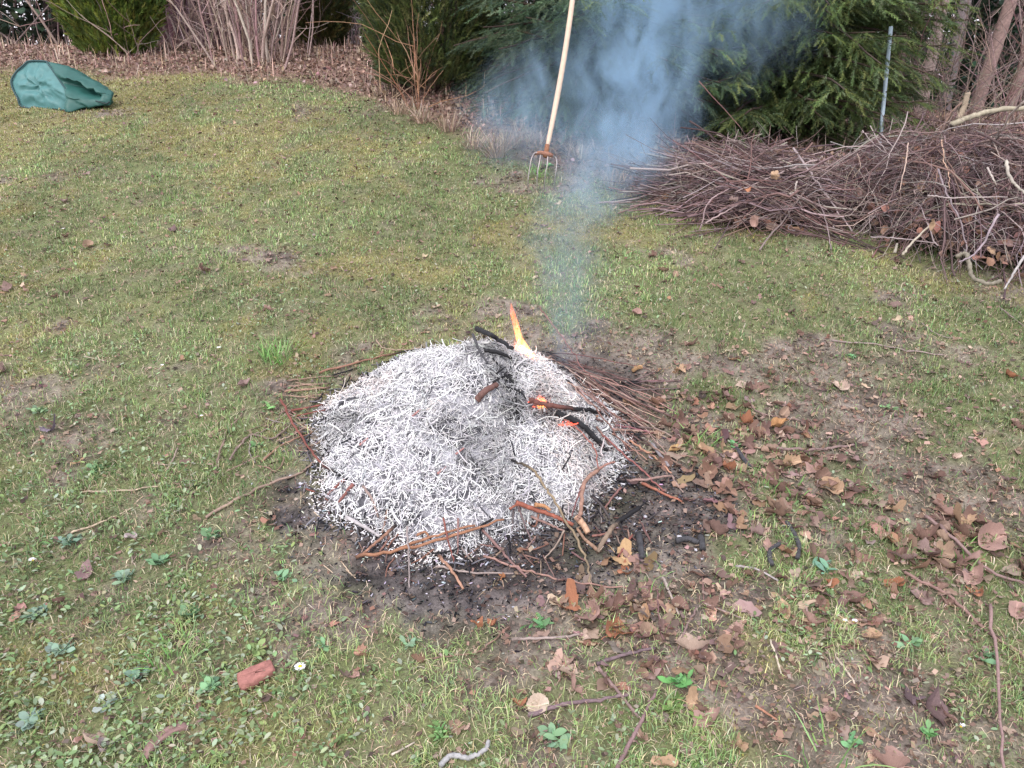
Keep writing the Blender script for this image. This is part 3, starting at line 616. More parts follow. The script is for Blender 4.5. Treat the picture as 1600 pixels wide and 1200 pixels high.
# ------------------------------------------------------------ brush piles
PC = [(.20, .14, .135), (.12, .078, .078), (.26, .20, .19), (.07, .045, .045), (.33, .28, .26), (.19, .115, .105), (.10, .066, .068)]
def pile_z(Pp, x, y, u): return terr(x, y)+pile_h(Pp, x, y)*u
def pile_paths(Pp, n, L0, L1, az_m, az_s, K, umin, edge=1.0, jz=.02):
    a = rng.random(n)*6.283; r = np.sqrt(rng.random(n))*edge; cx = Pp[0]+Pp[2]*r*np.cos(a); cy = Pp[1]+Pp[3]*r*np.sin(a)
    L = rng.uniform(L0, L1, n); az = rng.normal(az_m, az_s, n)+np.where(rng.random(n) < .5, math.pi, 0)
    u = umin+(1.04-umin)*rng.random(n)**.45
    t = np.linspace(-.5, .5, K); bend = rng.normal(0, .05, n)
    px = cx[:, None]+np.cos(az)[:, None]*L[:, None]*t-np.sin(az)[:, None]*(bend*L)[:, None]*(t*t*4)
    py = cy[:, None]+np.sin(az)[:, None]*L[:, None]*t+np.cos(az)[:, None]*(bend*L)[:, None]*(t*t*4)
    hs = pile_h(Pp, px, py); hm = hs.max(1)[:, None]
    z = terr(px, py)+np.maximum(hs*.6+.4*hm*np.clip(1-np.abs(t)*1.1, .3, 1), .012)*u[:, None]+rng.normal(0, jz, n)[:, None]*t*2+.008
    wob = np.cumsum(rng.normal(0, .009, (n, K, 3)), 1)
    return np.stack([px, py, np.maximum(z, terr(px, py)+.006)], -1)+wob
def brush(Pp, spec, label, nind, glabel, group, name, off):
    acc = Acc()
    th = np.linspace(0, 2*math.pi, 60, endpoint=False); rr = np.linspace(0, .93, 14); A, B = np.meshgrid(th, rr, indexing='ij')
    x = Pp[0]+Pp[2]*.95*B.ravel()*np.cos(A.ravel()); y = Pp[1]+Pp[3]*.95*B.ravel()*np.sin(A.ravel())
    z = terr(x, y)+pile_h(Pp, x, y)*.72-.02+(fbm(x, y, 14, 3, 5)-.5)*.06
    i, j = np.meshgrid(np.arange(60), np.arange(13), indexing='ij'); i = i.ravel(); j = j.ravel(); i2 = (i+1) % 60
    acc.add(np.stack([x, y, z], -1), np.stack([i*14+j, i2*14+j, i2*14+j+1, i*14+j+1], -1), (.03, .02, .018))  # dark core sheet: shade between the twigs put into its colour
    for (n, L0, L1, am, as_, r0, r1, um, edge) in spec:
        p = pile_paths(Pp, n, L0, L1, am, as_, 8, um, edge, .09)
        rad = rng.uniform(r0, r1, n)**1.0
        V, F, shp = tubes(p, rad[:, None]*np.linspace(1, .45, 8), 4, False); acc.add(V, F, percol(pickc(PC, n, .2), shp))
    # brown leaves caught between the twigs
    n = int(900*Pp[2]); a = rng.random(n)*6.283; r = np.sqrt(rng.random(n)); x = Pp[0]+Pp[2]*r*np.cos(a); y = Pp[1]+Pp[3]*r*np.sin(a)
    Vv, Ff = inst(LT*np.array([1, 1.2, 3]), LF, frames(leafdir(n, .2, .5), roll=rng.normal(0, .8, n)), np.stack([x, y, terr(x, y)+pile_h(Pp, x, y)*rng.uniform(.55, .95, n)], -1), .03+.035*rng.random(n))
    acc.add(Vv, Ff, np.repeat(pickc([(.24, .14, .11), (.36, .21, .15), (.15, .09, .07)], n, .2), 7, 0))
    tag(link(name, acc.mesh(name, M_stick)), label, 'brush pile', kind='stuff')
    n = nind; (_, L0, L1, am, as_, r0, r1, um, edge) = spec[0]
    p = pile_paths(Pp, n, L0*1.05, L1*1.05, am, as_*1.5, 10, .93, .9, .11)
    for q in range(n):
        pt = p[q].copy(); pt[:, 2] += .012
        r_ = .0025+.005*rng.random()**1.8
        V, F, shp = tubes(pt, r_*np.linspace(1, .45, 10), 5); cc = percol(pickc(PC, 1, .15), shp)
        # side shoots
        if rng.random() < .9:
            ns = rng.integers(2, 6); bi = rng.integers(3, 8, ns); dr = unit(np.diff(pt, axis=0)[bi]+rng.normal(0, .08, (ns, 3)))
            V2, F2, s2 = tubes(wander(pt[bi], dr, rng.uniform(.08, .25, ns), 5, .15), (r_*.5)*np.linspace(1, .5, 5)*np.ones((ns, 1)), 4, False)
            V = np.vstack([V, V2]); F2 = F2+len(cc); F = np.vstack([F, F2]); cc = np.vstack([cc, np.broadcast_to(cc[0], V2.shape)])
        br_ = cc.mean(); tone = 'pale grey' if br_ > .22 else ('dark' if br_ < .095 else 'brown'); sx_ = (pt[5, 0]-Pp[0])/Pp[2]; part = 'left' if sx_ < -.3 else ('right' if sx_ > .3 else 'middle'); fb = 'front' if pt[5, 1] < Pp[1]-.08 else 'back'
        o0 = pt[5]; tag(link('branch', mesh_np('branch', V-o0, F, M_stick, cc, True), loc=o0), '%s %s in the %s %s part of the %s' % (tone, glabel, part, fb, group[1]), 'branch', group[0])
brush(PA, [(420, .45, 1.0, -.05, .38, .0018, .0045, .3, .85), (600, .2, .6, .1, .8, .0010, .0026, .3, 1.0), (200, .6, 1.0, -.45, .3, .002, .0045, .5, .8)],
      'low heap of purple-brown cut twigs lying lengthways in front of the spruces', 110, 'long thin twig', ('twigs on top of the low brush heap', 'low brush heap'), 'brush_heap', 0)
brush(PB, [(600, .3, .8, .7, 1.1, .0016, .0042, .3, .9), (1300, .15, .5, .5, 1.5, .0009, .0024, .3, .97), (900, .10, .35, 1.2, 1.5, .001, .002, .6, .98)],
      'large tangled mound of grey-purple brushwood at the right edge of the lawn', 120, 'crossing branch', ('branches on top of the large brush mound', 'large brush mound'), 'brush_mound', 0)
# sprigs fringing the piles
def PP(pts): return [P(*q) for q in pts]
for q, r_, c_, l_ in [
 ([(1240, 232, 4.25), (1262, 265, 4.1), (1300, 318, 3.95), (1332, 362, 3.85)], .0058, (.33, .27, .27), 'straight grey stick leaning out above the low brush heap between both piles'),
 ([(1276, 249, 4.15), (1240, 262, 4.1), (1190, 283, 4.0), (1150, 300, 3.95)], .0050, (.34, .26, .25), 'pale stick lying across the top right of the low brush heap'),
 ([(1148, 245, 4.4), (1190, 252, 4.35), (1240, 248, 4.3), (1278, 250, 4.25)], .0040, (.33, .27, .26), 'long pale level stick along the top of the low brush heap'),
 ([(1049, 258, 4.4), (1090, 272, 4.3), (1140, 290, 4.2)], .0045, (.34, .28, .28), 'stick with a pale cut end jutting left from the low brush heap'),
 ([(1016, 236, 4.5), (1070, 249, 4.4), (1140, 264, 4.3)], .0036, (.3, .24, .25), 'longest thin twig reaching left into the smoke above the low brush heap'),
 ([(1000, 318, 4.3), (1040, 312, 4.25), (1100, 322, 4.15), (1160, 338, 4.0)], .0036, (.34, .29, .28), 'curved twig reaching left near the ground from the low brush heap'),
 ([(1016, 280, 4.4), (1060, 285, 4.3), (1130, 283, 4.2)], .0034, (.3, .25, .25), 'thin level twig jutting left at mid height of the low brush heap'),
 ([(1093, 362, 3.75), (1108, 315, 3.8), (1140, 295, 3.9)], .0040, (.3, .22, .22), 'bowed stick standing at the front left of the low brush heap'),
 ([(1102, 350, 3.75), (1130, 333, 3.8), (1152, 320, 3.9)], .0044, (.33, .25, .24), 'short stick with a cut end at the front of the low brush heap'),
 ([(1146, 245, 4.3), (1165, 256, 4.25)], .0036, (.3, .25, .25), 'short cut stick end on the top of the low brush heap'),
 ([(1118, 241, 4.3), (1135, 252, 4.25), (1160, 258, 4.2)], .003, (.3, .25, .25), 'small twig tip above the top left of the low brush heap'),
 ([(1245, 283, 4.0), (1243, 300, 3.97), (1254, 325, 3.93)], .0052, (.42, .37, .33), 'pale forked lichen twig standing in the right of the low brush heap'),
 ([(1243, 300, 3.97), (1225, 306, 3.95)], .0040, (.42, .37, .33), 'left prong of the pale forked lichen twig'),
 ([(1299, 391, 3.65), (1292, 350, 3.75), (1278, 312, 3.85)], .003, (.24, .19, .19), 'thin upright twig at the front between the two brush piles'),
 ([(1449, 305, 3.55), (1480, 309, 3.5), (1575, 307, 3.4)], .0038, (.34, .29, .28), 'pale level stick across the middle of the large brush mound'),
 ([(1466, 265, 3.7), (1478, 300, 3.6), (1500, 345, 3.5), (1512, 395, 3.4)], .0046, (.22, .18, .19), 'violet-grey stick crossing steeply down the large brush mound'),
 ([(1360, 370, 3.5), (1400, 372, 3.45), (1460, 380, 3.4)], .0038, (.30, .25, .25), 'pale violet stick lying level low on the large brush mound'),
 ([(1472, 218, 4.0), (1475, 250, 3.9), (1482, 272, 3.8), (1484, 298, 3.7)], .0030, (.45, .30, .22), 'orange-brown wiry twig hanging down the top of the large brush mound'),
 ([(1419, 224, 3.9), (1414, 260, 3.8), (1404, 300, 3.7)], .0028, (.44, .33, .27), 'thin wiry tan twig on the upper left of the large brush mound'),
 ([(1560, 335, 3.2), (1530, 390, 3.15), (1500, 410, 3.1)], .0050, (.27, .22, .24), 'grey branch slanting down the right of the large brush mound'),
 ([(1600, 400, 3.0), (1585, 425, 2.97), (1569, 452, 2.95)], .0055, (.36, .34, .33), 'pale whitish stick at the lower right corner of the large brush mound'),
 ([(1572, 252, 3.5), (1577, 275, 3.4), (1590, 292, 3.35), (1602, 302, 3.3)], .0075, (.36, .33, .28), 'thick pale peeling branch at the right edge of the large brush mound'),
 ([(1543, 262, 3.6), (1552, 280, 3.5), (1557, 290, 3.5)], .005, (.42, .37, .33), 'short pale broken twig on the upper right of the large brush mound'),
 ([(1348, 204, 4.3), (1362, 222, 4.25), (1384, 240, 4.1)], .003, (.34, .28, .27), 'twig tip sticking up at the upper left of the large brush mound'),
 ([(1360, 196, 4.3), (1372, 220, 4.25), (1395, 250, 4.1)], .0028, (.34, .28, .27), 'thin twig rising past the grey pipe at the large brush mound'),
 ([(1375, 208, 4.25), (1398, 232, 4.1)], .0026, (.34, .28, .27), 'short twig just right of the grey pipe on the large brush mound'),
 ([(1340, 240, 4.2), (1344, 262, 4.1), (1330, 280, 4.1)], .0026, (.34, .25, .20), 'tan wiry twig at the left top of the large brush mound'),
 ([(1548, 214, 4.0), (1556, 230, 3.95), (1562, 245, 3.9)], .003, (.36, .30, .26), 'short arching twig on the upper right of the large brush mound'),
 ([(1398, 395, 3.45), (1402, 380, 3.45)], .007, (.36, .33, .28), 'short grey cut stub low at the front of the large brush mound'),
 ([(1410, 398, 3.35), (1425, 380, 3.4), (1452, 352, 3.5)], .0062, (.38, .34, .27), 'greenish stick pointing up right at the front of the large brush mound')]:
    mkstick('branch', PP(q), r_, c_, l_, 'branch', None, taper=.6)
# curled root-like branches in the big mound, with the long barked limb above it
mkstick('curled_branch', PP([(1494, 402, 3.2), (1508, 396, 3.2), (1514, 412, 3.1), (1520, 432, 3.05), (1540, 443, 3.0), (1566, 440, 3.0)]), .0095, (.20, .18, .14), 'thick greenish curled branch at the foot of the large brush mound', 'branch', taper=.8, sides=9)
mkstick('fallen_limb', PP([(1486, 196, 4.5), (1510, 185, 4.5), (1535, 177, 4.5), (1560, 172, 4.5), (1610, 168, 4.5)]), .016, (.30, .27, .20), 'thick pale barked limb lying over the top of the large brush mound', 'limb', taper=.8, sides=9)
mkstick('cut_stub', PP([(1496, 190, 4.6), (1506, 168, 4.6), (1512, 145, 4.6)]), .017, (.32, .26, .19), 'upright pale cut branch stub behind the barked limb', 'stub', taper=.9, sides=9)
# ------------------------------------------------------------ fork
gF = G(852, 300)
FY = gF[1]
top = P(899, -35, FY+.42); sock = P(853, 240, FY+.04)
fk = empty('garden_fork', (gF[0], gF[1], gF[2]), 'long-handled garden fork standing in the lawn beside the smoke', 'garden fork')
def sub(name, V, F, mat, col, par, smooth=True):
    o = link(name, mesh_np(name, V-np.array(fk.location), F, mat, col, smooth), par); return o
t = np.linspace(0, 1, 14)[:, None]; hp = sock*(1-t)+top*t+np.array([.012, 0, 0])*np.sin(t*3.1); hr_ = np.interp(t[:, 0], [0, .1, .3, 1], [.010, .0135, .0155, .0145])
V, F, shp = tubes(hp, hr_, 14); sub('handle', V, F, M_wood, (.56, .43, .33), fk)
V, F, shp = tubes(np.array([sock+(sock-top)*.02, sock+(top-sock)*.05]), np.array([.014, .0135]), 12); sub('socket', V, F, M_rust, (.24, .11, .06), fk)
V, F, shp = tubes(PP([(835, 240, FY+.04), (845, 238.5, FY+.03), (857, 241, FY+.03), (864, 243.5, FY+.03)]), np.array([.0075, .011, .013, .010]), 10); sub('crossbar', V, F, M_rust, (.26, .13, .09), fk)
for q in ([(842, 239, 0.03), (836, 239, .03), (832, 244, .01), (829, 254, -.01), (827, 267, -.02), (825, 282, -.03), (825, 296, -.02)],
          [(845, 241, .03), (843, 253, 0), (840, 270, -.02), (839, 285, -.02), (839, 300, -.01)],
          [(856, 243, .03), (855, 258, .0), (852, 272, -.01), (851, 287, .0), (851, 300, .02)],
          [(862, 243, .03), (868, 246, .04), (870, 254, .02), (869, 266, .0), (867, 280, 0), (866, 297, .03)]):
    p = catmull([P(a, b, FY+c) for a, b, c in q], 6); V, F, shp = tubes(p, .0042*np.linspace(1.1, .6, len(p)), 8); sub('tine', V, F, M_iron, (.32, .29, .28), fk)
# ------------------------------------------------------------ garden sack
rim = [(74, 96, .12), (84, 110, .07), (97, 129, .0), (106, 143, -.05), (110, 155, -.07), (108, 170, -.07), (88, 173, -.05), (62, 171, -.02), (35, 166, .0), (29, 153, .01), (22, 140, .04), (19, 126, .07), (27, 112, .1), (37, 103, .12), (45, 96, .14), (60, 95, .14)]
SY = G(70, 171)[1]+.06
rp = catmull([P(a, b, SY+c) for a, b, c in rim]+[P(74, 96, SY+.12)], 5)[:-1]; NS = len(rp)
cen = rp.mean(0); Vs = []; nR = 12
for r in range(nR):
    q = r/(nR-1)*.985; ring = cen+(rp-cen)*q
    nz = fbm(ring[:, 0]*1.0, ring[:, 2]*1.0, 14, 3, 7)-.5; rad_ = np.abs(np.sin(np.arctan2(ring[:, 2]-cen[2], ring[:, 0]-cen[0])*4+3*q))*q*(1-q)*.05
    ring = ring+np.array([-.35, -.9, .1])*((.030*(1-q*q)-np.abs(nz)*.12*(1-q**4)+nz*.05*(1-q)*(.2+q)+rad_)[:, None]); Vs.append(ring)
Vs.append(rp); nA = nR+1
# body running right from the rim to the closed tip
tip = P(176, 155, SY-.02)
up0, lo0 = rp[0], rp[25]
nB = 26
for b in range(1, nB+1):
    s = b/nB
    rid = P(*[np.interp(s, [0, .25, .5, .8, 1], v) for v in ([74, 102, 132, 164, 176], [96, 104, 121, 137, 146])], SY+.10*(1-s)-.01)
    bot = P(*[np.interp(s, [0, .25, .5, .8, 1], v) for v in ([90, 118, 138, 162, 174], [172, 171, 169, 166, 164])], SY-.06+.03*s)
    c = (rid+bot)/2; a = (rid-bot)/2; hgt = np.linalg.norm(a)
    base = rp-cen; ba = np.array([0, 0, 1.]); zt = base[:, 2]/max(abs(base[:, 2]).max(), 1e-6); xt = base[:, 1]-0*base[:, 0]
    ang = np.arctan2(base[:, 2], -base[:, 0]*1.0)
    wd = .16*(1-s)**.8+.03
    ring = c+zt[:, None]*a+(np.cos(ang))[:, None]*np.array([-.25*wd, wd*.9, 0])*1.0
    # a deep fold on the near side
    front = np.clip(-np.cos(ang), 0, 1); fold = np.exp(-((zt-(.18-.35*s))/.28)**2)*front*math.sin(min(1, s*1.35)*math.pi)**.7
    ring = ring+np.array([.05, .13, 0])*fold[:, None]*1.0
    nz = np.abs(fbm(ring[:, 0]+.4*ring[:, 2], ring[:, 2]+ring[:, 1], 9, 4, 17)-.5)*-2+.2; ring = ring+nz[:, None]*np.array([.03, .06, .045])
    ring = ring+np.array([0, .05*min(1, s*7)*(1-s), 0]); mixf = sstep(0, .22, s); ring = (rp*(1-mixf)+ring*mixf) if mixf < 1 else ring
    ring[:, 2] = np.maximum(ring[:, 2], terr(ring[:, 0], ring[:, 1])+.004); Vs.append(ring)
Vs.append(np.repeat((Vs[-1].mean(0))[None], NS, 0)*np.array([1, 1, 1])+(Vs[-1]-Vs[-1].mean(0))*.1)
Vs = np.array(Vs); nT = len(Vs); i, j = np.meshgrid(np.arange(nT-1), np.arange(NS), indexing='ij'); i = i.ravel(); j = j.ravel(); j2 = (j+1) % NS
sk = empty('garden_sack', tuple(G(90, 172)), 'collapsed green woven garden sack lying on the lawn at the far left', 'garden sack')
ko = np.array(sk.location)
def quadF(i, j, j2): return np.stack([i*NS+j, (i+1)*NS+j, (i+1)*NS+j2, i*NS+j2], -1)
m1 = i < nA-1
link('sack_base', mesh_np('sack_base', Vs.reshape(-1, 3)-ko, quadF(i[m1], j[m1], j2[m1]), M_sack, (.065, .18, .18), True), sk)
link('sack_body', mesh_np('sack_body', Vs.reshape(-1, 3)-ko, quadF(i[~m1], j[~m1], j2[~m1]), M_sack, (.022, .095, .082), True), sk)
V, F, shp = tubes(np.vstack([rp, rp[:1]])+np.array([0, -.012, 0]), np.full(NS+1, .0065), 6); link('seam', mesh_np('seam', V-ko, F, M_seam, (.03, .07, .075), True), sk)
hb = PP([(150, 158, SY-.1), (158, 160, SY-.12), (166, 162, SY-.12), (171, 159, SY-.1)])
V, F, shp = tubes(catmull(hb, 6), np.full(19, .006), 6); link('carry_strap', mesh_np('carry_strap', V-ko, F, M_seam, (.02, .04, .04), True), sk)
# ------------------------------------------------------------ conifers and shrubs
def needle_tpl(nn, ln, wd_, seed, spread=1.0, flat=.45):
    r = np.random.default_rng(seed); V = []; F = []
    for k in range(nn):
        t = (k+.5)/nn; a = r.random()*6.283; d = np.array([.75, math.cos(a)*spread, math.sin(a)*flat]); d /= np.linalg.norm(d); l = ln*(1-.35*t)*r.uniform(.75, 1.15)
        p = np.array([t, 0, 0]); s = unit(np.cross(d, np.array([0, 0, 1.])+r.normal(0, .4, 3)))*wd_/2
        V += [p-s, p+s, p+d*l]; F.append([3*k, 3*k+1, 3*k+2])
    m = len(V); V += [np.array([0, .012, 0]), np.array([0, -.012, 0]), np.array([1, 0, .0])]; F.append([m, m+1, m+2])
    return np.array(V), np.array(F)
NT1 = needle_tpl(32, .25, .042, 1); NT2 = needle_tpl(18, .26, .07, 2); NT3 = needle_tpl(16, .5, .10, 3, .55, .3)
def spruce(name, bx, by, H, Rr, lab, cols, cat='spruce', dens=1.0, seed=1, droop=.35, hvis=2.9, fmin=.05, squash=1.0):
    rg = np.random.default_rng(seed); bz = float(terr(bx, by)); o = empty(name, (bx, by, bz), lab, cat); B0 = np.array([bx, by, bz])
    K = 10; t = np.linspace(0, 1, K); p = np.stack([0*t, 0*t, t*H-.1], -1); V, F, shp = tubes(p, .075*(1-t*.93)*H/5, 9); link('trunk', mesh_np('trunk', V, F, M_bark, (.10, .07, .055), True), o)
    acc = Acc(); accw = Acc()
    nb = int(175*dens*H/5); hs = np.concatenate([rg.uniform(.04, 1, nb)**1.25, rg.uniform(.02, hvis/H*.8, int(nb*1.15))]); n = len(hs)
    az = rg.random(n)*6.283; L = Rr*(1-hs)**.75*rg.uniform(.75, 1.1, n)*(.8+.2*sstep(0, .12, hs))
    d0 = np.stack([np.cos(az), np.sin(az)*squash, rg.uniform(.0, .35, n)], -1); st = np.stack([0*az, 0*az, hs*H], -1)
    K = 9; br = wander(st, d0, L, K, .06, rg, grav=-droop*.22)
    br[:, :, 2] += (np.linspace(0, 1, K)**3*.10*L[:, None])
    gz = terr(br[:, :, 0]+bx, br[:, :, 1]+by)-bz; br[:, :, 2] = np.maximum(br[:, :, 2], gz+.04)
    V, F, shp = tubes(br, (.006+.012*(1-hs))[:, None]*np.linspace(1, .25, K), 4, False); accw.add(V, F, percol(pickc([(.07, .05, .04), (.10, .075, .06)], n, .15), shp))
    vis = hs*H < hvis
    pos = []; dr = []; sc_ = []; cc = []; lo = []
    for side in (-1, 1, 0):
        for m in range(14 if side else 4):
            f = .10+.90*(m+rg.random(n))/(14 if side else 4); f = np.clip(f, 0, .999)*(K-1); k0 = f.astype(int); fr = (f-k0)[:, None]
            a = br[np.arange(n), k0]; b = br[np.arange(n), k0+1]; q = a*(1-fr)+b*fr; tg = unit(b-a)
            sd = unit(np.cross(tg, np.array([0, 0, 1.]))); dd = unit(tg*.75+sd*side*rg.uniform(.6, 1.0, (n, 1))+np.array([0, 0, -1.])*rg.uniform(.1, .55, (n, 1))*(1 if side else .6))
            ll = L*.34*(1-.65*f/(K-1))*rg.uniform(.7, 1.2, n)+.05
            sel = vis | (rg.random(n) < .45)
            # two or three pieces along each side shoot
            for s_ in range(4):
                k = sel & ((ll > .07*s_) | (s_ == 0)); pl = np.minimum(ll/4*1.3, .13)+.015
                dd2 = unit(dd+np.array([0, 0, -.12*s_])+rg.normal(0, .14, (n, 3)))
                pos.append((q+dd*(ll*s_/4)[:, None])[k]); dr.append(dd2[k]); sc_.append(pl[k]); lo.append(~vis[k]); tipf = np.full(k.sum(), s_/3.)*.5+.5*(f[k]/(K-1)); cc.append(tipf)
                if s_ and side:   # secondary forks
                    k2 = k & (rg.random(n) < .7); dd3 = unit(dd+sd*rg.choice([-1, 1], (n, 1))*.7+tg*.3); pos.append((q+dd*(ll*(s_-.4)/4)[:, None])[k2]); dr.append(dd3[k2]); sc_.append(pl[k2]*.8); lo.append(~vis[k2]); cc.append(np.full(k2.sum(), .7))
    pos = np.concatenate(pos); dr = np.concatenate(dr); sc_ = np.concatenate(sc_); lo = np.concatenate(lo); cc = np.concatenate(cc)
    gz = terr(pos[:, 0]+bx, pos[:, 1]+by)-bz; pos[:, 2] = np.maximum(pos[:, 2], gz+.02)
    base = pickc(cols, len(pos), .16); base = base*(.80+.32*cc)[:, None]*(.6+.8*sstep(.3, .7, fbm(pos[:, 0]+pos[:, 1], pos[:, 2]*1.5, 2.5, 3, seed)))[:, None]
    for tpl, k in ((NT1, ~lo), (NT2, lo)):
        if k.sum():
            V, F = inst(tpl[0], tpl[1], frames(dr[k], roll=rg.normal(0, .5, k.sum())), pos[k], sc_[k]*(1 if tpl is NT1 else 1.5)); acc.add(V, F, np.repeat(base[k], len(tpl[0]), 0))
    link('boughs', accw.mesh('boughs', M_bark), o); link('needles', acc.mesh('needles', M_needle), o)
    return o
SPG = [(.10, .15, .050), (.13, .18, .06), (.075, .12, .050), (.15, .18, .06), (.10, .14, .07)]
SPB = [(.075, .12, .070), (.095, .145, .08), (.06, .10, .070), (.11, .15, .085)]
spruce('spruce_tree', .74, 6.15, 5.2, 1.30, 'blue-green spruce standing behind the fork and the smoke', SPB, seed=3, dens=1.25)
spruce('spruce_tree', 1.95, 6.15, 5.6, 1.35, 'green spruce with low sweeping boughs behind the low brush heap', SPG, seed=4, dens=1.15)
spruce('spruce_tree', 1.35, 7.7, 6.2, 1.5, 'taller dark spruce set back between the blue-green and the green spruce', SPB, seed=5, dens=.8)
def bush(name, bx, by, H, rx, ry, lab, cat, cols, n, tpl, ts, seed, shape='col', upb=.7, nstem=5, dark=None, z0=.03):
    rg = np.random.default_rng(seed); bz = float(terr(bx, by)); o = empty(name, (bx, by, bz), lab, cat)
    st = wander(np.concatenate([rg.normal(0, .05, (nstem, 2)), np.zeros((nstem, 1))], 1), np.concatenate([rg.normal(0, .16, (nstem, 2)), np.ones((nstem, 1))], 1), np.full(nstem, H*.85), 8, .06, rg)
    V, F, shp = tubes(st, np.full(nstem, .022)[:, None]*np.linspace(1, .3, 8), 7, False); link('stems', mesh_np('stems', V, F, M_bark, (.12, .08, .065), True), o)
    a = rg.random(n)*6.283; zz = rg.random(n); hz_ = z0+zz*H
    prof = {'col': np.interp(zz, [0, .08, .3, .7, .9, 1], [.62, .85, 1, .95, .6, .15]), 'vase': np.interp(zz, [0, .12, .35, .6, .85, 1], [.45, .62, .9, 1.08, .8, .3])}[shape]
    lump_ = 1+.24*(fbm(a*3/6.283*2, zz*4, 2.2, 3, seed)-.5)*2
    r = (1-.55*rg.random(n)**1.7)*prof*lump_
    pos = np.stack([rx*r*np.cos(a), ry*r*np.sin(a), hz_+rg.normal(0, .03, n)], -1)
    gz = terr(pos[:, 0]+bx, pos[:, 1]+by)-bz; pos[:, 2] = np.maximum(pos[:, 2], gz+.01)
    d = unit(np.stack([np.cos(a)*.8, np.sin(a)*.8, np.full(n, upb)], -1)+rg.normal(0, .35, (n, 3)))
    cl = fbm(pos[:, 0]+bx, pos[:, 2]*1.3+a, 4.5, 3, seed+5)
    base = pickc(cols, n, .18); 
    V, F = inst(tpl[0], tpl[1], frames(d, roll=rg.random(n)*6.28), pos, ts*rg.uniform(.7, 1.4, n)); k = np.clip(.7+1.0*(cl-.3), .6, 1.3)
    link('foliage', mesh_np('foliage', V, F, M_needle, np.repeat(base*k[:, None], len(tpl[0]), 0)), o)
    return o
b = G(668, 162)
bush('yew_bush', b[0]+.02, b[1]+.34, 2.6, .56, .44, 'dark dense yew bush with lighter left side left of the fork', 'yew bush', [(.11, .155, .045), (.13, .155, .055), (.05, .075, .035), (.06, .085, .04), (.14, .15, .06)], 26000, NT1, .09, 21, 'col', z0=.06)
b = G(150, 96)
bush('thuja_bush', b[0]+.0, b[1]+.42, 2.2, .66, .5, 'bright green conical thuja bush behind the sack at the upper left', 'thuja bush', [(.15, .22, .05), (.19, .25, .05), (.10, .17, .04), (.24, .26, .06), (.09, .13, .04)], 24000, NT3, .075, 22, 'vase', upb=1.1)
b = G(492, 78)
bush('yew_bush', b[0], b[1]+.35, 2.2, .30, .28, 'small dark olive yew bush between the bare stems and the larger yew', 'yew bush', [(.06, .08, .025), (.09, .10, .03), (.13, .11, .04), (.04, .06, .025)], 9000, NT1, .10, 23)
# ------------------------------------------------------------ bare stem clumps and trunks
def stems(name, bx, by, n, H, spread, r0, lab, cat, cols, seed, nsub=6, base=.12, lean=(0, 0)):
    rg = np.random.default_rng(seed); bz = float(terr(bx, by)); o = empty(name, (bx, by, bz), lab, cat)
    b0 = np.concatenate([rg.normal(0, base, (n, 2)), np.full((n, 1), -.06)], 1); b0[:, 2] += terr(b0[:, 0]+bx, b0[:, 1]+by)-bz
    d = np.concatenate([b0[:, :2]/base*.5*spread+rg.normal(0, spread*.5, (n, 2))+np.array(lean), np.ones((n, 1))], 1)
    p = wander(b0, d, H*rg.uniform(.7, 1.1, n), 12, .085, rg); rad = r0*rg.uniform(.35, 1.2, n)
    V, F, shp = tubes(p, rad[:, None]*np.linspace(1, .35, 12), 6, False)
    link('stems', mesh_np('stems', V, F, M_bark, percol(pickc(cols, n, .15), shp), True), o)
    k = rg.integers(1, 10, (n, nsub)); q = p[np.arange(n)[:, None], k].reshape(-1, 3); m = len(q)
    dd = unit(np.concatenate([rg.normal(0, .8, (m, 2)), np.full((m, 1), .8)], 1)); tw = wander(q, dd, rg.uniform(.2, .8, m), 7, .14, rg)
    V, F, shp = tubes(tw, np.full((m, 1), .0032)*np.linspace(1, .5, 7), 4, False)
    link('twigs', mesh_np('twigs', V, F, M_bark, percol(pickc(cols, m, .2), shp), True), o)
    return o
PK = [(.42, .32, .28), (.34, .25, .22), (.28, .20, .19), (.50, .40, .36)]
b = G(405, 96); stems('hazel_clump', b[0], b[1]+.05, 44, 3.2, .26, .012, 'clump of pale pinkish bare stems fanning up beyond the lawn', 'hazel clump', PK, 31, 14, .20)
b = G(372, 82); stems('hazel_clump', b[0]-.1, b[1]+.3, 22, 3.0, .22, .010, 'thinner clump of bare stems leaning left behind the pale clump', 'hazel clump', PK, 32, 14, .16, (-.1, 0))
b = G(272, 72); stems('bare_sapling', b[0], b[1]+.1, 3, 3.5, .05, .028, 'pale slim sapling stems just right of the thuja bush', 'sapling', PK, 33, 5, .05, (-.08, 0))
b = G(305, 75); stems('bare_sapling', b[0]+.03, b[1]+.2, 2, 3.5, .04, .022, 'single pale sapling stem in front of the purple-brown shed', 'sapling', PK, 34, 5, .04)
b = G(330, 78); stems('undergrowth_shrub', b[0], b[1], 40, 1.0, .5, .005, 'low tangle of thin bare twigs left of the pale stem clump', 'shrub', PK, 35, 4, .25)
b = G(25, 75); stems('undergrowth_shrub', b[0], b[1]+.2, 45, .8, .5, .004, 'brown twiggy undergrowth at the upper left corner', 'shrub', [(.33, .21, .18), (.25, .16, .14)], 36, 4, .4)
b = G(225, 85); stems('undergrowth_shrub', b[0], b[1]+.2, 26, .5, .5, .0035, 'thin pale undergrowth at the right foot of the thuja bush', 'shrub', PK, 37, 4, .3)
b = G(545, 80); stems('undergrowth_shrub', b[0]+.0, b[1]+.9, 50, 1.5, .35, .006, 'grey bare twigs between the two yew bushes', 'shrub', [(.25, .22, .24), (.20, .15, .15)], 38, 5, .4)
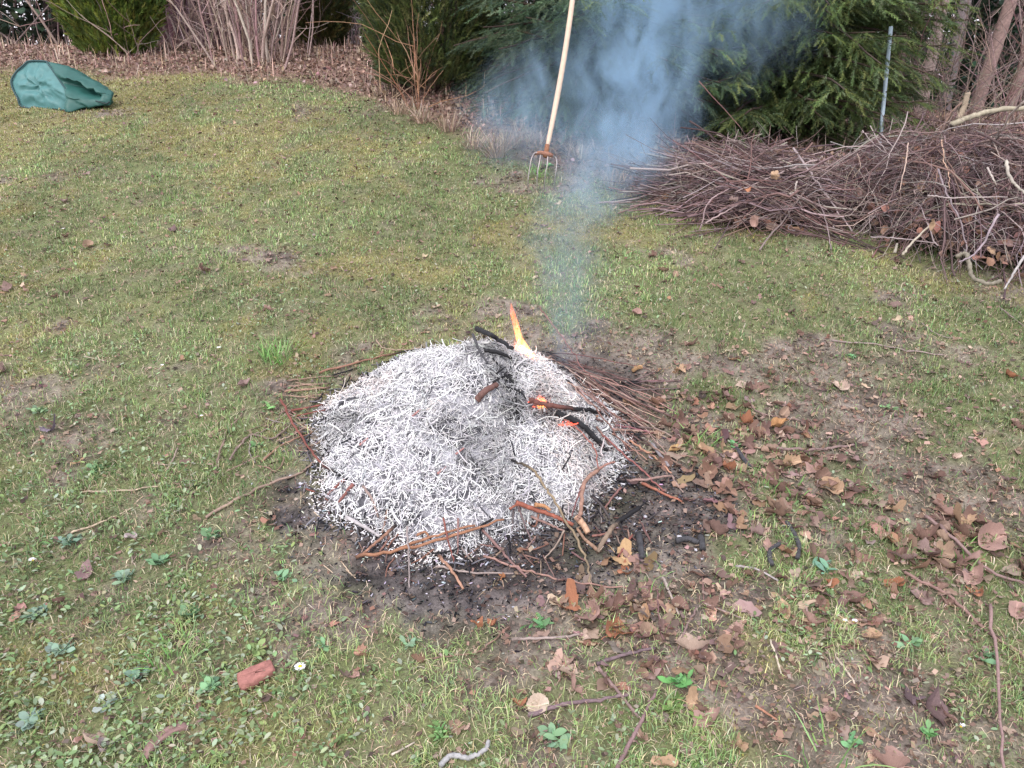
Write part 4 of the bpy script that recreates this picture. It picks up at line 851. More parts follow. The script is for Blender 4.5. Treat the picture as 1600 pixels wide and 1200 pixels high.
b = G(655, 168); stems('dry_weed', b[0], b[1]-.12, 6, .62, .22, .0035, 'dry brown branching weed stalks in front of the dark yew bush', 'dry weed', [(.34, .19, .12), (.28, .17, .11)], 39, 5, .05)
b = G(640, 160); stems('dry_weed', b[0]-.05, b[1]-.1, 3, .45, .2, .003, 'thin pale dead stalks left of the brown weed stalks by the yew', 'dry weed', [(.42, .33, .22)], 40, 1, .05)
BK = [(.20, .145, .14), (.25, .18, .17)]
def trunk_tree(bx, by, H, r, lab, cols, seed, lean=(0, 0), nl=9, cat='tree', twl=1.0):
    rg = np.random.default_rng(seed); bz = float(terr(bx, by)); o = empty('bare_tree', (bx, by, bz), lab, cat)
    K = 14; p = wander(np.array([[0, 0, -.15]]), np.array([[lean[0], lean[1], 1]]), np.array([H]), K, .02, rg)
    V, F, shp = tubes(p, r*np.linspace(1.1, .3, K)[None], 12, False); link('trunk', mesh_np('trunk', V, F, M_bark, percol(pickc(cols, 1, .05), shp), True), o)
    q = p[0][rg.integers(2, K-1, nl)]; d = np.concatenate([rg.normal(0, 1, (nl, 2)), rg.uniform(.1, .8, (nl, 1))], 1); lm = wander(q, d, rg.uniform(.6, 2.0, nl)*twl, 10, .10, rg)
    V, F, shp = tubes(lm, (r*.22)*np.linspace(1, .3, 10)*np.ones((nl, 1)), 6, False); link('limbs', mesh_np('limbs', V, F, M_bark, percol(pickc(cols, nl, .1), shp), True), o)
    q = lm[:, 2:].reshape(-1, 3); q = np.repeat(q, 2, 0); m = len(q); d = np.concatenate([rg.normal(0, 1, (m, 2)), rg.uniform(-.2, .8, (m, 1))], 1); tw = wander(q, d, rg.uniform(.2, .7, m)*twl, 6, .15, rg)
    V, F, shp = tubes(tw, np.full((m, 1), .004)*np.linspace(1, .5, 6), 4, False); link('twigs', mesh_np('twigs', V, F, M_bark, percol(pickc(cols, m, .15), shp), True), o)
def PX(px, y):   # plan x of a picture column at eye level, at depth y
    return P(px, 139, y)[0]
trunk_tree(PX(1525, 6.6), 6.6, 7, .048, 'nearest brownish-pink tree trunk behind the large brush mound', [(.24, .17, .16)], 51, (.11, 0))
trunk_tree(PX(1578, 7.4), 7.4, 7, .045, 'slanting slim tree trunk right of the nearest pinkish trunk', [(.25, .18, .16)], 52, (.14, 0))
trunk_tree(PX(1443, 8.6), 8.6, 7, .055, 'slim pale tree trunk between the pipe and the nearest pinkish trunk', [(.30, .24, .22)], 53, (.03, 0))
trunk_tree(PX(1396, 7.6), 7.6, 7, .055, 'dark tree trunk directly behind the grey pipe', [(.15, .11, .10)], 54, (.02, 0))
trunk_tree(PX(1618, 7.0), 7.0, 7, .055, 'dark brown tree trunk at the right edge of the wood', [(.17, .11, .10)], 55, (.06, 0))
trunk_tree(PX(1480, 10.5), 10.5, 8, .07, 'further grey tree trunk deep in the wood on the right', [(.22, .19, .19)], 56, (.03, 0))
b = (PX(1500, 6.2), 6.2); stems('undergrowth_shrub', b[0], b[1], 26, 1.0, .45, .005, 'brown twiggy undergrowth behind the right part of the brush mound', 'shrub', [(.18, .13, .12), (.25, .20, .17)], 61, 5, .45)
b = (PX(1420, 6.6), 6.6); stems('undergrowth_shrub', b[0], b[1], 18, .9, .4, .004, 'thin bare twigs beside the grey pipe', 'shrub', [(.18, .14, .13), (.26, .21, .18)], 62, 4, .35)
b = (PX(1590, 6.0), 6.0); stems('undergrowth_shrub', b[0], b[1], 28, 1.1, .5, .005, 'reddish bare undergrowth at the right edge above the mound', 'shrub', [(.22, .14, .13), (.28, .21, .19)], 63, 5, .45)
# grey pipe
pb = P(1371, 262, 5.1); pt_ = P(1392, 42, 5.35); pe = pb-(pt_-pb)*.25; pe[2] = float(terr(pe[0], pe[1]))-.05
V, F, shp = tubes(np.array([pe, pb, (pb+pt_)/2, pt_]), np.full(4, .0125), 14); o0 = pe.copy()
tag(link('metal_pipe', mesh_np('metal_pipe', V-o0, F, M_pipe, (.24, .31, .36), True), loc=o0), 'slim grey-blue metal pipe standing upright behind the brush mound', 'pipe')
# shed behind the stems at upper left
def box(acc, c, s, col, rz=0):
    v = np.array([[x, y, z] for x in (-1, 1) for y in (-1, 1) for z in (-1, 1)])*np.array(s)/2
    cz, sz = math.cos(rz), math.sin(rz); v = v@np.array([[cz, sz, 0], [-sz, cz, 0], [0, 0, 1]])+np.array(c)
    acc.add(v, np.array([[0, 1, 3, 2], [4, 6, 7, 5], [0, 4, 5, 1], [2, 3, 7, 6], [0, 2, 6, 4], [1, 5, 7, 3]]), col)
hx_, hy_ = PX(285, 10.2), 10.2; hz_ = float(terr(hx_, hy_)); sh = empty('garden_shed', (hx_, hy_, hz_), 'purple-brown boarded shed half hidden behind the bare saplings', 'shed')
acc = Acc()
for k in range(11): box(acc, (-.65+.13*k, 0, 1.1), (.122, .03, 2.3), tuple(pickc([(.13, .075, .10)], 1, .12)[0]))
for k in range(9): box(acc, (-.72, .08+.13*k, 1.1), (.03, .122, 2.3), tuple(pickc([(.13, .075, .10)], 1, .12)[0]))
for k in range(9): box(acc, (.72, .08+.13*k, 1.1), (.03, .122, 2.3), tuple(pickc([(.13, .075, .10)], 1, .12)[0]))
link('wall', acc.mesh('wall', M_board), sh); acc = Acc(); box(acc, (0, .55, 2.32), (1.75, 1.5, .08), (.10, .08, .09)); link('roof', acc.mesh('roof', M_board), sh)
# the wood beyond: trunks and dark ivy-green crowns too many to count
acc = Acc(); rg = np.random.default_rng(77)
n = 90; ty = rg.uniform(11, 30, n); tx = (rg.random(n)*2-1)*(ty*.85+1.5)
p = wander(np.stack([tx, ty, terr(tx, ty)-.2], -1), np.concatenate([rg.normal(0, .05, (n, 2)), np.ones((n, 1))], 1), np.full(n, 11.), 8, .02, rg)
V, F, shp = tubes(p, rg.uniform(.06, .16, n)[:, None]*np.linspace(1, .4, 8), 7, False); acc.add(V, F, percol(pickc([(.16, .12, .12), (.22, .18, .18), (.11, .08, .08)], n, .15), shp))
# thin growth
n = 1500; ty = rg.uniform(8.6, 24, n); tx = (rg.random(n)*2-1)*(ty*.85+1.5)
p = wander(np.stack([tx, ty, terr(tx, ty)-.05], -1), np.concatenate([rg.normal(0, .3, (n, 2)), np.ones((n, 1))], 1), rg.uniform(.8, 3.5, n), 7, .09, rg)
V, F, shp = tubes(p, rg.uniform(.004, .016, n)[:, None]*np.linspace(1, .4, 7), 4, False); acc.add(V, F, percol(pickc([(.20, .15, .14), (.26, .20, .19), (.12, .09, .09)], n, .15), shp))
# dark leafy clumps
BL = LT*np.array([1, 1.5, 2])
def clump(cx, cy, cz, rx, ry, rz, n, cols, s):
    d = unit(rg.normal(0, 1, (n, 3))); r = (1-.5*rg.random(n)**2)[:, None]*(1+.5*(fbm(d[:, 0]*2+cx, d[:, 2]*2+cy, 2.0, 3, 9)-.5))[:, None]; q = d*r*np.array([rx, ry, rz])+np.array([cx, cy, cz])
    V, F = inst(BL, LF, frames(unit(rg.normal(0, 1, (n, 3))+d)), q, s*rg.uniform(.6, 1.4, n)); acc.add(V, F, np.repeat(pickc(cols, n, .25), 7, 0))
DG = [(.030, .058, .036), (.045, .075, .05), (.02, .04, .028), (.06, .085, .05)]
for (px, y, zc, rx, rz) in ((1360, 10, 1.3, 1.1, 2.0), (1420, 12, 2.6, 1.0, 1.6), (1375, 15, 4.3, 2.2, 2.4), (1270, 13, 3, 2.2, 3.5), (1560, 12, 2.6, 1.0, 1.8), (1660, 11, 2.2, 1.5, 2.8), (1590, 16, 4.5, 1.8, 2.4), (1500, 20, .9, 3.2, 1.4), (1530, 24, 5.8, 2.2, 2.2), (1700, 18, 2, 3, 4), (1470, 13, .3, 2.2, .75), (1800, 14, 2, 2.5, 3.5),
                       (1100, 14, 3, 3, 4), (900, 15, 3, 3, 4.5), (720, 13, 3, 1.6, 3.2), (560, 13, 2.8, 1.0, 1.6), (500, 17, 4, 2.4, 3.0), (420, 20, 3.2, 3.0, 1.8), (90, 15, 3.2, 3, 3.2), (-50, 13, 2.6, 2.2, 3), (-200, 12, 3, 2.5, 3.5), (250, 16, 3.8, 2.0, 2.4), (20, 11, 2.2, .8, 1.0)):
    clump(PX(px, y), y, zc+(.9 if px < 700 else 0), rx, rx*.7, rz, int(1500*rx*rz/2), DG, .11*y/12)
wd = link('far_wood', acc.mesh('far_wood', M_needle)); tag(wd, 'dark mass of trunks, twigs and ivy-green growth deep in the wood', 'wood', kind='stuff')
# dry grass tufts along the edge of the trees
def tuft(name, px, py, n, h, lab, cat, cols, seed, w_=.0022, spread=.7, br_=.06):
    g = G(px, py); rg2 = np.random.default_rng(seed); a = rg2.random(n)*6.283; r = br_*np.sqrt(rg2.random(n)); st = np.stack([r*np.cos(a), r*np.sin(a), np.full(n, -.005)], -1)
    d = np.concatenate([np.stack([np.cos(a), np.sin(a)], -1)*spread*rg2.random((n, 1))+rg2.normal(0, .2, (n, 2)), np.ones((n, 1))], 1)
    p = wander(st, d, h*rg2.uniform(.5, 1.1, n), 6, .12, rg2, grav=-.16); s = unit(np.cross(unit(d), [0, 0, 1.]))[:, None]*(w_*np.array([1, 1, .9, .75, .5, .15]))[None, :, None]
    V = np.stack([p-s, p+s], 2).reshape(-1, 3); k = np.arange(5); F = np.stack([2*k, 2*k+1, 2*k+3, 2*k+2], -1)[None]+(np.arange(n)*12)[:, None, None]
    return tag(link(name, mesh_np(name, V, F.reshape(-1, 4), M_grass, np.repeat(pickc(cols, n, .2), 12, 0)), loc=g), lab, cat)
DY = [(.34, .26, .20), (.27, .20, .16), (.40, .33, .26), (.19, .14, .11)]
for k, (px, py, n, h, lab) in enumerate([(775, 245, 120, .20, 'pale dry grass tuft in the smoke left of the fork'), (800, 232, 90, .17, 'dry grass tuft just left of the fork tines'), (740, 232, 90, .16, 'dry grass tuft below the dark yew bush'), (700, 205, 90, .17, 'dry grass tuft at the right foot of the yew bush'), (660, 192, 110, .17, 'dry grass tuft under the brown weed stalks'), (625, 178, 80, .14, 'dry grass tuft at the left foot of the yew bush'), (835, 228, 70, .14, 'short dry tuft behind the fork tines'), (900, 250, 80, .14, 'dry tuft right of the fork in the smoke'), (960, 288, 80, .12, 'dry tuft left of the low brush heap'), (590, 150, 60, .12, 'small dry tuft on the bank left of the yew bush')]):
    tuft('dry_grass_tuft', px, py, n, h, lab, 'dry grass', DY, 100+k, .0028)
GT = [(.12, .24, .07), (.16, .30, .09), (.20, .30, .12)]
for k, (px, py, n, h, lab) in enumerate([(437, 562, 70, .13, 'bright green grass tuft just left behind the fire'), (1017, 905, 16, .05, 'small green grass tuft below the tan leaf'), (1045, 655, 14, .05, 'small green tuft among the twigs right of the heap'), (1092, 690, 30, .06, 'green grass tuft among leaves right of the heap'), (268, 1030, 40, .07, 'bent green grass tuft in the lower left'), (1290, 1195, 10, .12, 'broad green grass blades at the bottom right'), (1500, 870, 30, .06, 'green tuft beside the leaf pile at the right edge'), (1225, 765, 26, .05, 'green tuft between brown leaves right of the fire'), (840, 275, 40, .10, 'green weed tuft between the fork tines')]):
    tuft('grass_tuft', px, py, n, h, lab, 'grass tuft', GT, 130+k, .0022)
# ------------------------------------------------------------ rosettes, daisies
def rosette(px, py, n, L, wr, lab, col, seed, el=.35):
    g = G(px, py); rg2 = np.random.default_rng(seed); V0 = []; 
    u = np.linspace(0, 1, 7); wr = wr*.62; wv = np.sin(np.clip(u**1.4*1.02, 0, 1)*math.pi)**.8*wr; wv[0] = .12*wr
    T = []; 
    for k, uu in enumerate(u): T += [[uu, wv[k], .10*math.sin(uu*2.6)+.05], [uu, 0, .10*math.sin(uu*2.6)], [uu, -wv[k], .10*math.sin(uu*2.6)+.05]]
    T = np.array(T); Fq = []
    for k in range(6):
        for s in (0, 1): Fq.append([3*k+s, 3*k+s+1, 3*k+s+4, 3*k+s+3])
    n = int(n*1.5); L = L*.78; az = np.arange(n)*2.4+rg2.random(n)*.9; e = el*rg2.uniform(-.1, 1.9, n); d = np.stack([np.cos(az)*np.cos(e), np.sin(az)*np.cos(e), np.sin(e)], -1)
    V, F = inst(T, np.array(Fq), frames(d, roll=rg2.normal(0, .5, n)), np.stack([0*az, 0*az, np.full(n, .004)], -1)+rg2.normal(0, L*.28, (n, 3))*np.array([1, 1, 0]), L*rg2.uniform(.35, 1.15, n))
    return tag(link('weed_rosette', mesh_np('weed_rosette', V, F, M_leafy, np.repeat(pickc([col], n, .15), len(T), 0), True), loc=g), lab, 'weed')
for k, (px, py, n, L, wr, lab, col) in enumerate([
 (1065, 1070, 26, .042, .32, 'bright green leafy weed at the bottom centre right', (.12, .28, .10)), (1052, 1108, 14, .045, .4, 'yellow-green broad weed below the bright leafy weed', (.16, .26, .08)),
 (842, 977, 14, .045, .24, 'dark green rosette with long leaves below the fire', (.10, .21, .09)), (688, 1148, 22, .035, .22, 'light green feathery rosette at the bottom left of centre', (.16, .30, .11)),
 (862, 1160, 16, .050, .40, 'grey-green broad-leaved rosette at the bottom centre', (.16, .27, .16)), (1288, 893, 9, .055, .30, 'blue-green pointed leaf weed right of the fire', (.13, .25, .17)),
 (1420, 1010, 12, .045, .35, 'pale green weed in the lower right grass', (.16, .28, .15)), (1540, 1030, 12, .04, .35, 'light green weed left of the upright twig at right', (.15, .27, .13)),
 (195, 905, 22, .040, .45, 'pale blue-green rosette in the lower left beside a purple leaf', (.18, .27, .19)), (250, 880, 20, .038, .45, 'round-leaved green rosette in the lower left', (.14, .25, .14)),
 (110, 850, 22, .036, .45, 'blue-green rosette at the left above the purple leaf', (.16, .25, .18)), (300, 965, 18, .040, .4, 'green rosette in the lower left with upright leaves', (.14, .24, .13)),
 (60, 960, 20, .036, .45, 'grey-green rosette near the left edge low down', (.17, .25, .18)), (95, 1020, 22, .036, .45, 'large pale rosette at the left edge low down', (.18, .27, .20)),
 (215, 1060, 22, .034, .45, 'blue-green rosette between the curled bark and the left edge', (.16, .26, .19)), (50, 1130, 20, .036, .45, 'greyish rosette in the lower left corner', (.20, .28, .23)),
 (165, 1105, 6, .045, .5, 'rosette of silvery round leaves beside the pale leaf in the corner', (.33, .40, .37)), (330, 1075, 16, .034, .42, 'green rosette left of the brick fragment', (.14, .25, .14)),
 (400, 1020, 14, .036, .4, 'yellow-green rosette just above the brick fragment', (.20, .27, .11)), (330, 840, 14, .034, .4, 'small green rosette left below the long straight stick', (.13, .24, .12)),
 (445, 905, 10, .036, .35, 'small green weed left below the scorched soil', (.14, .26, .14)), (400, 700, 10, .03, .4, 'green weed under the crooked twigs left of the fire', (.12, .24, .10)),
 (640, 1010, 8, .035, .3, 'pale green sprig between the black soil and the bottom', (.18, .28, .17)), (505, 1010, 14, .034, .4, 'green weed between two orange leaf pieces at the bottom left', (.15, .25, .14)),
 (1150, 700, 10, .035, .3, 'green weed among leaves beside a charcoal stick', (.12, .27, .11)), (1330, 560, 12, .03, .35, 'green weed on the upper right lawn', (.13, .27, .13)),
 (1390, 640, 10, .03, .35, 'small green weed on the right lawn', (.15, .27, .12)), (855, 262, 8, .05, .5, 'light green weed leaves between the fork tines', (.18, .33, .16)),
 (420, 640, 12, .034, .4, 'light green weed left of the heap by the long reddish stick', (.15, .29, .10)), (60, 645, 12, .036, .4, 'pale green rosette at the left edge of the lawn', (.17, .27, .15)),
 (150, 735, 16, .036, .4, 'green rosette by the straight pale twig', (.14, .26, .12)), (1450, 1150, 12, .035, .35, 'bright green weed at the bottom right', (.14, .29, .11)), (1330, 1165, 18, .03, .35, 'light green leafy patch near the bottom right', (.15, .30, .14))]):
    rosette(px, py, n, L, wr, lab, col, 200+k)
def daisy(px, py, lab, openn=1.0, s=1.0, h=.012):
    g = G(px, py); o = empty('daisy', g, lab, 'daisy'); n = 17; az = np.arange(n)*6.283/n
    T = np.array([[.25, .0, 0], [.55, .16, 0], [.92, .13, .02], [1, 0, .02], [.92, -.13, .02], [.55, -.16, 0]]); Fq = np.array([[0, 1, 2, 5], [5, 2, 3, 4]])
    e = (1-openn)*1.25+rng.normal(0, .12, n); d = np.stack([np.cos(az)*np.cos(e), np.sin(az)*np.cos(e), np.sin(e)], -1); til = np.array([0, 0, h])
    V, F = inst(T, Fq, frames(d), np.zeros((n, 3))+til, np.full(n, .0115*s)); V = V+(V[:, 2:3]-h)*np.array([0, -.5, 0]); link('petals', mesh_np('petals', V, F, M_petal, (.85, .85, .88)), o)
    th = np.linspace(0, 1.57, 5); A, B = np.meshgrid(th, np.arange(12)*6.283/12, indexing='ij'); q = np.stack([np.sin(A)*np.cos(B), np.sin(A)*np.sin(B), np.cos(A)*.6], -1).reshape(-1, 3)*.0038*s+til
    i, j = np.meshgrid(np.arange(4), np.arange(12), indexing='ij'); i = i.ravel(); j = j.ravel(); j2 = (j+1) % 12
    link('flower_centre', mesh_np('flower_centre', q, np.stack([i*12+j, (i+1)*12+j, (i+1)*12+j2, i*12+j2], -1), M_petal, (.75, .55, .03), True), o)
    V, F, shp = tubes(np.array([[0, 0, -.01], [.001, 0, h]]), np.array([.001, .0012]), 6); link('stalk', mesh_np('stalk', V, F, M_leafy, (.15, .25, .08)), o)
for a in [(470, 1052, 'fully open white daisy in the grass at the lower left', 1, 1.15, .02), (1318, 978, 'left of two half-closed white daisies in the lower right grass', .35, .8), (1333, 978, 'right of two half-closed white daisies in the lower right grass', .35, .8),
          (1500, 1142, 'white daisy bud near the lower right corner', .2, .9), (343, 549, 'tiny white daisy on the left lawn behind the fire', .7, .8), (255, 577, 'pale daisy on the left lawn', .4, .8), (53, 882, 'white daisy near the left edge low down', .5, .9), (100, 362, 'tiny white flower on the far left lawn', .7, .9), (316, 656, 'tiny white flower left of the crooked twig', .4, .7), (448, 262, 'tiny white flower far up the lawn', .6, .9)]: daisy(*a)
# ------------------------------------------------------------ individual fallen leaves
def leaf_mesh(seed, kind):
    rg2 = np.random.default_rng(seed); M = 40; th = np.linspace(0, 2*math.pi, M, endpoint=False)
    if kind == 'lobed': r = .30+.17*np.abs(np.cos(th*2.5))**.8+.09*np.cos(th)+.02*np.sin(th*17)
    elif kind == 'oval': r = 1/np.sqrt((np.cos(th)/.5)**2+(np.sin(th)/.27)**2)*(1+.025*np.sin(th*19))
    elif kind == 'torn': r = .34+.12*rg2.normal(0, 1, M).cumsum()/6; r = .36+.10*np.sin(th*2+seed)+.07*np.sin(th*3+2*seed)+.03*rg2.normal(0, 1, M)
    else: r = 1/np.sqrt((np.cos(th)/.5)**2+(np.sin(th)/.40)**2)*(1+.05*np.abs(np.sin(th*9)))
    r = r*(1+rg2.normal(0, .03, M)); R_ = 6; V = [[0, 0, 0]]
    for k in range(1, R_+1):
        q = k/R_; V += [[r[m]*q*math.cos(th[m]), r[m]*q*math.sin(th[m]), 0] for m in range(M)]
    V = np.array(V); a, b, c = rg2.uniform(.5, 1.5), rg2.uniform(-.5, .9), rg2.uniform(0, 6)
    z = a*V[:, 1]**2+b*V[:, 0]**2+.09*np.sin(V[:, 0]*7+c)*np.cos(V[:, 1]*6+c)+(fbm(V[:, 0]+seed, V[:, 1], 9, 2, 3)-.5)*.08+.03*np.abs(V[:, 1])**.5
    V[:, 2] = z; f = rg2.uniform(0, 1.3); m = V[:, 1] > .12; V[m, 2] += (V[m, 1]-.12)*f; V[m, 1] -= (V[m, 1]-.12)*f*.35
    V[:, 2] -= np.percentile(V[:, 2], 25)
    T = [[0, 1+m, 1+(m+1) % M] for m in range(M)]; Q = [[1+(k-1)*M+m, 1+k*M+m, 1+k*M+(m+1) % M, 1+(k-1)*M+(m+1) % M] for k in range(1, R_) for m in range(M)]
    vein = .82+.35*np.exp(-(V[:, 1]/.02)**2); c_ = np.ones((len(V), 3))*vein[:, None]*(1+rg2.normal(0, .05, (len(V), 1)))
    nv = len(V); pt = np.array([[-.30, 0, .0], [-.42, .02, .02], [-.55, .05, .03], [-.68, .04, .02]]); Vt, Ft, sh_ = tubes(pt, np.full(4, .011), 4, False)
    return mesh_np('leaf', np.vstack([V, Vt]), [np.array(T), np.vstack([np.array(Q), Ft+nv])], M_dead, np.vstack([c_*.95, np.full(Vt.shape, 1.1)]), False)
LM = [leaf_mesh(i, k) for i, k in enumerate(['lobed', 'torn', 'oval', 'round', 'torn', 'lobed', 'oval', 'torn', 'round', 'torn', 'oval', 'lobed'])]
LTINT = {}
def leafmat(col):
    k = tuple(col)
    if k not in LTINT:
        m = M_dead.copy(); m.name = 'dead leaf tone'; cr = [n for n in m.node_tree.nodes if n.type == 'VALTORGB'][0]
        for e in cr.color_ramp.elements: e.color = (*col, 1)
        LTINT[k] = m
    return LTINT[k]
def put_leaf(px, py, s, mi, lab, group=None, col=None, el=.25, h=0):
    g = G(px, py, .006+h); o = bpy.data.objects.new('fallen_leaf', LM[mi]); C.objects.link(o); o.location = g
    s = s*1.18; o.scale = (s, s, s*rng.uniform(.7, 1.6)); o.rotation_euler = (rng.normal(.24, el), rng.normal(0, el), rng.random()*6.28)
    if col: o.material_slots[0].link = 'OBJECT'; o.material_slots[0].material = leafmat(col)
    return tag(o, lab, 'fallen leaf', group)
TA = (.50, .34, .22); PI = (.42, .27, .23); GB = (.30, .21, .19); OB = (.42, .19, .11); PL2 = (.58, .44, .36)
for a in [(1545, 845, .085, 3, 'large pale serrated leaf at the right edge, biggest of its pile', PI), (1395, 797, .060, 4, 'folded tan leaf left of the leaf pile at the right edge', TA), (1412, 872, .075, 1, 'broad brown leaf below left of the right-hand leaf pile', GB), (1447, 862, .060, 9, 'dark greyish leaf between two brown leaves at the right', GB),
 (1475, 800, .070, 7, 'upper left leaf of the pile at the right edge', PI), (1500, 812, .070, 4, 'curled tan leaf on top of the pile at the right edge', TA), (1502, 875, .075, 1, 'torn brown leaf in the middle of the right-hand pile', PI), (1522, 905, .065, 9, 'pinkish leaf low in the right-hand pile', PI), (1528, 928, .05, 7, 'orange-brown leaf at the bottom of the right-hand pile', OB),
 (1398, 914, .045, 2, 'small orange leaf below the right-hand pile', OB), (1588, 955, .05, 3, 'tan leaf at the right edge under the pile', PI), (1298, 765, .065, 3, 'pale tan leaf right of the fire in the middle lawn', TA), (1335, 768, .075, 1, 'purplish torn leaf beside a pale tan one right of the fire', GB), (1275, 735, .065, 9, 'brown leaf above the pale tan leaf right of the fire', PI),
 (1235, 725, .055, 7, 'yellowish-brown leaf piece in the leaves right of the fire', TA), (1140, 733, .065, 2, 'orange-brown leaf right of the bent stick', OB), (1132, 707, .05, 4, 'small tan leaf above the orange-brown leaf', TA), (1101, 705, .05, 2, 'tan leaf standing beside the level twig', TA), (1057, 702, .06, 6, 'curled golden tan leaf over the sticks right of the heap', (.55, .36, .17)),
 (1060, 580, .045, 0, 'small star-shaped tan leaf behind the twig fan', TA), (997, 578, .045, 0, 'bright tan star-shaped leaf at the far end of the twig fan', (.60, .38, .20)), (1315, 606, .065, 1, 'pale tan leaf in the upper right lawn', PL2), (1072, 576, .05, 2, 'pale brown leaf upper right of the twig fan', PI), (1165, 660, .07, 9, 'dark orange-brown leaf right of the twig fan', OB),
 (1215, 665, .06, 2, 'golden brown leaf beside the thin bent twig', (.5, .28, .13)), (1258, 672, .05, 4, 'dark brown upright leaf above the curved stick', (.24, .13, .1)), (972, 872, .075, 4, 'tan leaf lying on the scorched soil at the lower right of the heap', (.55, .37, .20)), (975, 895, .05, 7, 'orange-red leaf just below the tan leaf on the scorched soil', OB), (787, 903, .022, 7, 'tiny orange leaf scrap on the black soil', (.5, .22, .1)),
 (893, 947, .065, 4, 'curled orange-brown leaf at the left of the leaf group below the fire', OB), (925, 962, .080, 1, 'large crumpled brown leaf below the fire', PI), (962, 988, .075, 9, 'crumpled brown leaf right of the large one below the fire', OB), (948, 950, .065, 7, 'brown leaf behind the crumpled leaves below the fire', PI), (1008, 967, .055, 6, 'shiny curled tan leaf below the fire', (.52, .33, .2)),
 (1080, 1013, .070, 3, 'large pale serrated leaf at the lower centre right', PL2), (888, 1052, .05, 0, 'pale star-shaped leaf near the bottom centre', PL2), (900, 1076, .055, 5, 'brown star-shaped leaf below the pale one near the bottom', PI), (842, 1102, .045, 8, 'pale cream split leaf near the bottom', (.62, .50, .40)), (810, 1099, .035, 7, 'small reddish-brown leaf left of the cream leaf', OB),
 (915, 995, .03, 0, 'small pale leaf at the end of the straight grey-brown stick', PL2), (1038, 1195, .05, 2, 'tan leaf at the bottom edge right of centre', TA), (745, 978, .035, 7, 'reddish-brown leaf below the black soil', OB), (770, 975, .03, 9, 'small brown leaf left of the dark green rosette', OB),
 (1268, 970, .055, 6, 'upright folded brown leaf left of the two half-closed daisies', PI), (1362, 995, .040, 8, 'round tan leaf right of the two half-closed daisies', TA), (1455, 1105, .080, 6, 'dark purplish long curled leaf near the lower right', (.22, .15, .15)), (1420, 1090, .06, 9, 'dark crumpled leaf left of the purplish curled leaf', (.22, .16, .17)), (1480, 1118, .05, 2, 'brown curled leaf tip right of the purplish leaf', PI),
 (1393, 1196, .06, 3, 'pinkish leaf at the bottom edge on the right', PI), (1155, 1165, .045, 2, 'curved tan leaf at the bottom right of centre', TA), (1105, 1125, .06, 9, 'brown leaf group left piece near the bottom', PI), (1085, 1100, .055, 4, 'tan leaf next to the yellow-green broad weed', TA), (1150, 985, .045, 4, 'brown leaf at the left edge of the lower right grass', PI),
 (1185, 835, .05, 7, 'grey-brown leaf on the dark soil right of the fire', GB), (1200, 855, .04, 9, 'small brown leaf beside the crooked charcoal', PI), (1295, 912, .04, 4, 'orange-brown leaf right of the pointed leaf weed', OB), (1225, 955, .05, 2, 'tan leaf above the lower right grass', TA), (1440, 935, .05, 1, 'dull brown leaf left of the long reddish branch', GB), (1590, 666, .055, 3, 'pinkish leaf at the right edge of the middle lawn', PI),
 (1578, 588, .045, 8, 'orange-brown leaf at the upper right edge', OB), (1495, 715, .03, 7, 'small pale leaf on the right lawn', PL2), (1398, 480, .045, 3, 'greyish leaf lying in front of the large brush mound', GB), (905, 545, .035, 8, 'pale tan leaf just behind the twig fan in the smoke', PL2), (995, 490, .035, 8, 'pinkish leaf on the lawn behind the fire right of the smoke', PI), (779, 496, .025, 3, 'pale grey leaf left of the flame tip', PL2),
 (420, 484, .038, 0, 'pale pinkish leaf on the lawn behind the fire', PI), (380, 602, .05, 6, 'grey-brown curled leaf in the grass left of the fire', GB), (78, 672, .055, 4, 'dark purplish upright leaf on the left lawn', (.22, .18, .22)), (103, 456, .05, 4, 'dark brown curled leaf on the far left lawn', (.25, .16, .13)), (5, 580, .07, 1, 'purplish leaf at the left edge', GB), (12, 450, .07, 9, 'dark leaf pile piece at the left edge of the upper lawn', (.25, .17, .15)),
 (40, 455, .05, 2, 'pinkish-brown leaf beside the dark piece at the left edge', PI), (103, 315, .055, 1, 'brown leaf on the far left lawn', GB), (270, 360, .055, 9, 'dark brown leaf on the upper left lawn', (.2, .13, .13)), (134, 895, .055, 9, 'purplish-brown leaf in the lower left weeds', (.30, .20, .20)), (563, 1022, .042, 4, 'orange-brown leaf in the grass below left of the black soil', (.45, .26, .19)), (555, 1058, .026, 7, 'small pinkish leaf right of the daisy', PI),
 (427, 910, .035, 4, 'pale brown leaf in the grass left of the black soil', PI), (143, 1158, .050, 3, 'pale pinkish round leaf in the lower left corner', PL2), (163, 1170, .035, 8, 'grey-pink leaf beside the pale round leaf in the corner', (.42, .34, .34)), (135, 972, .028, 2, 'small orange-tan leaf in the lower left weeds', (.5, .3, .2)), (205, 840, .03, 2, 'pale greyish leaf in the weeds at the left', (.45, .38, .38)), (298, 772, .025, 7, 'small dark leaf in the grass left of the fire', GB),
 (1165, 295, .05, 4, 'orange-brown leaf caught in the low brush heap', (.48, .22, .12))]:
    put_leaf(a[0], a[1], a[2], a[3], a[4], None, a[5])
o = bpy.context.scene.objects['fallen_leaf'] if 'fallen_leaf' in bpy.context.scene.objects else None
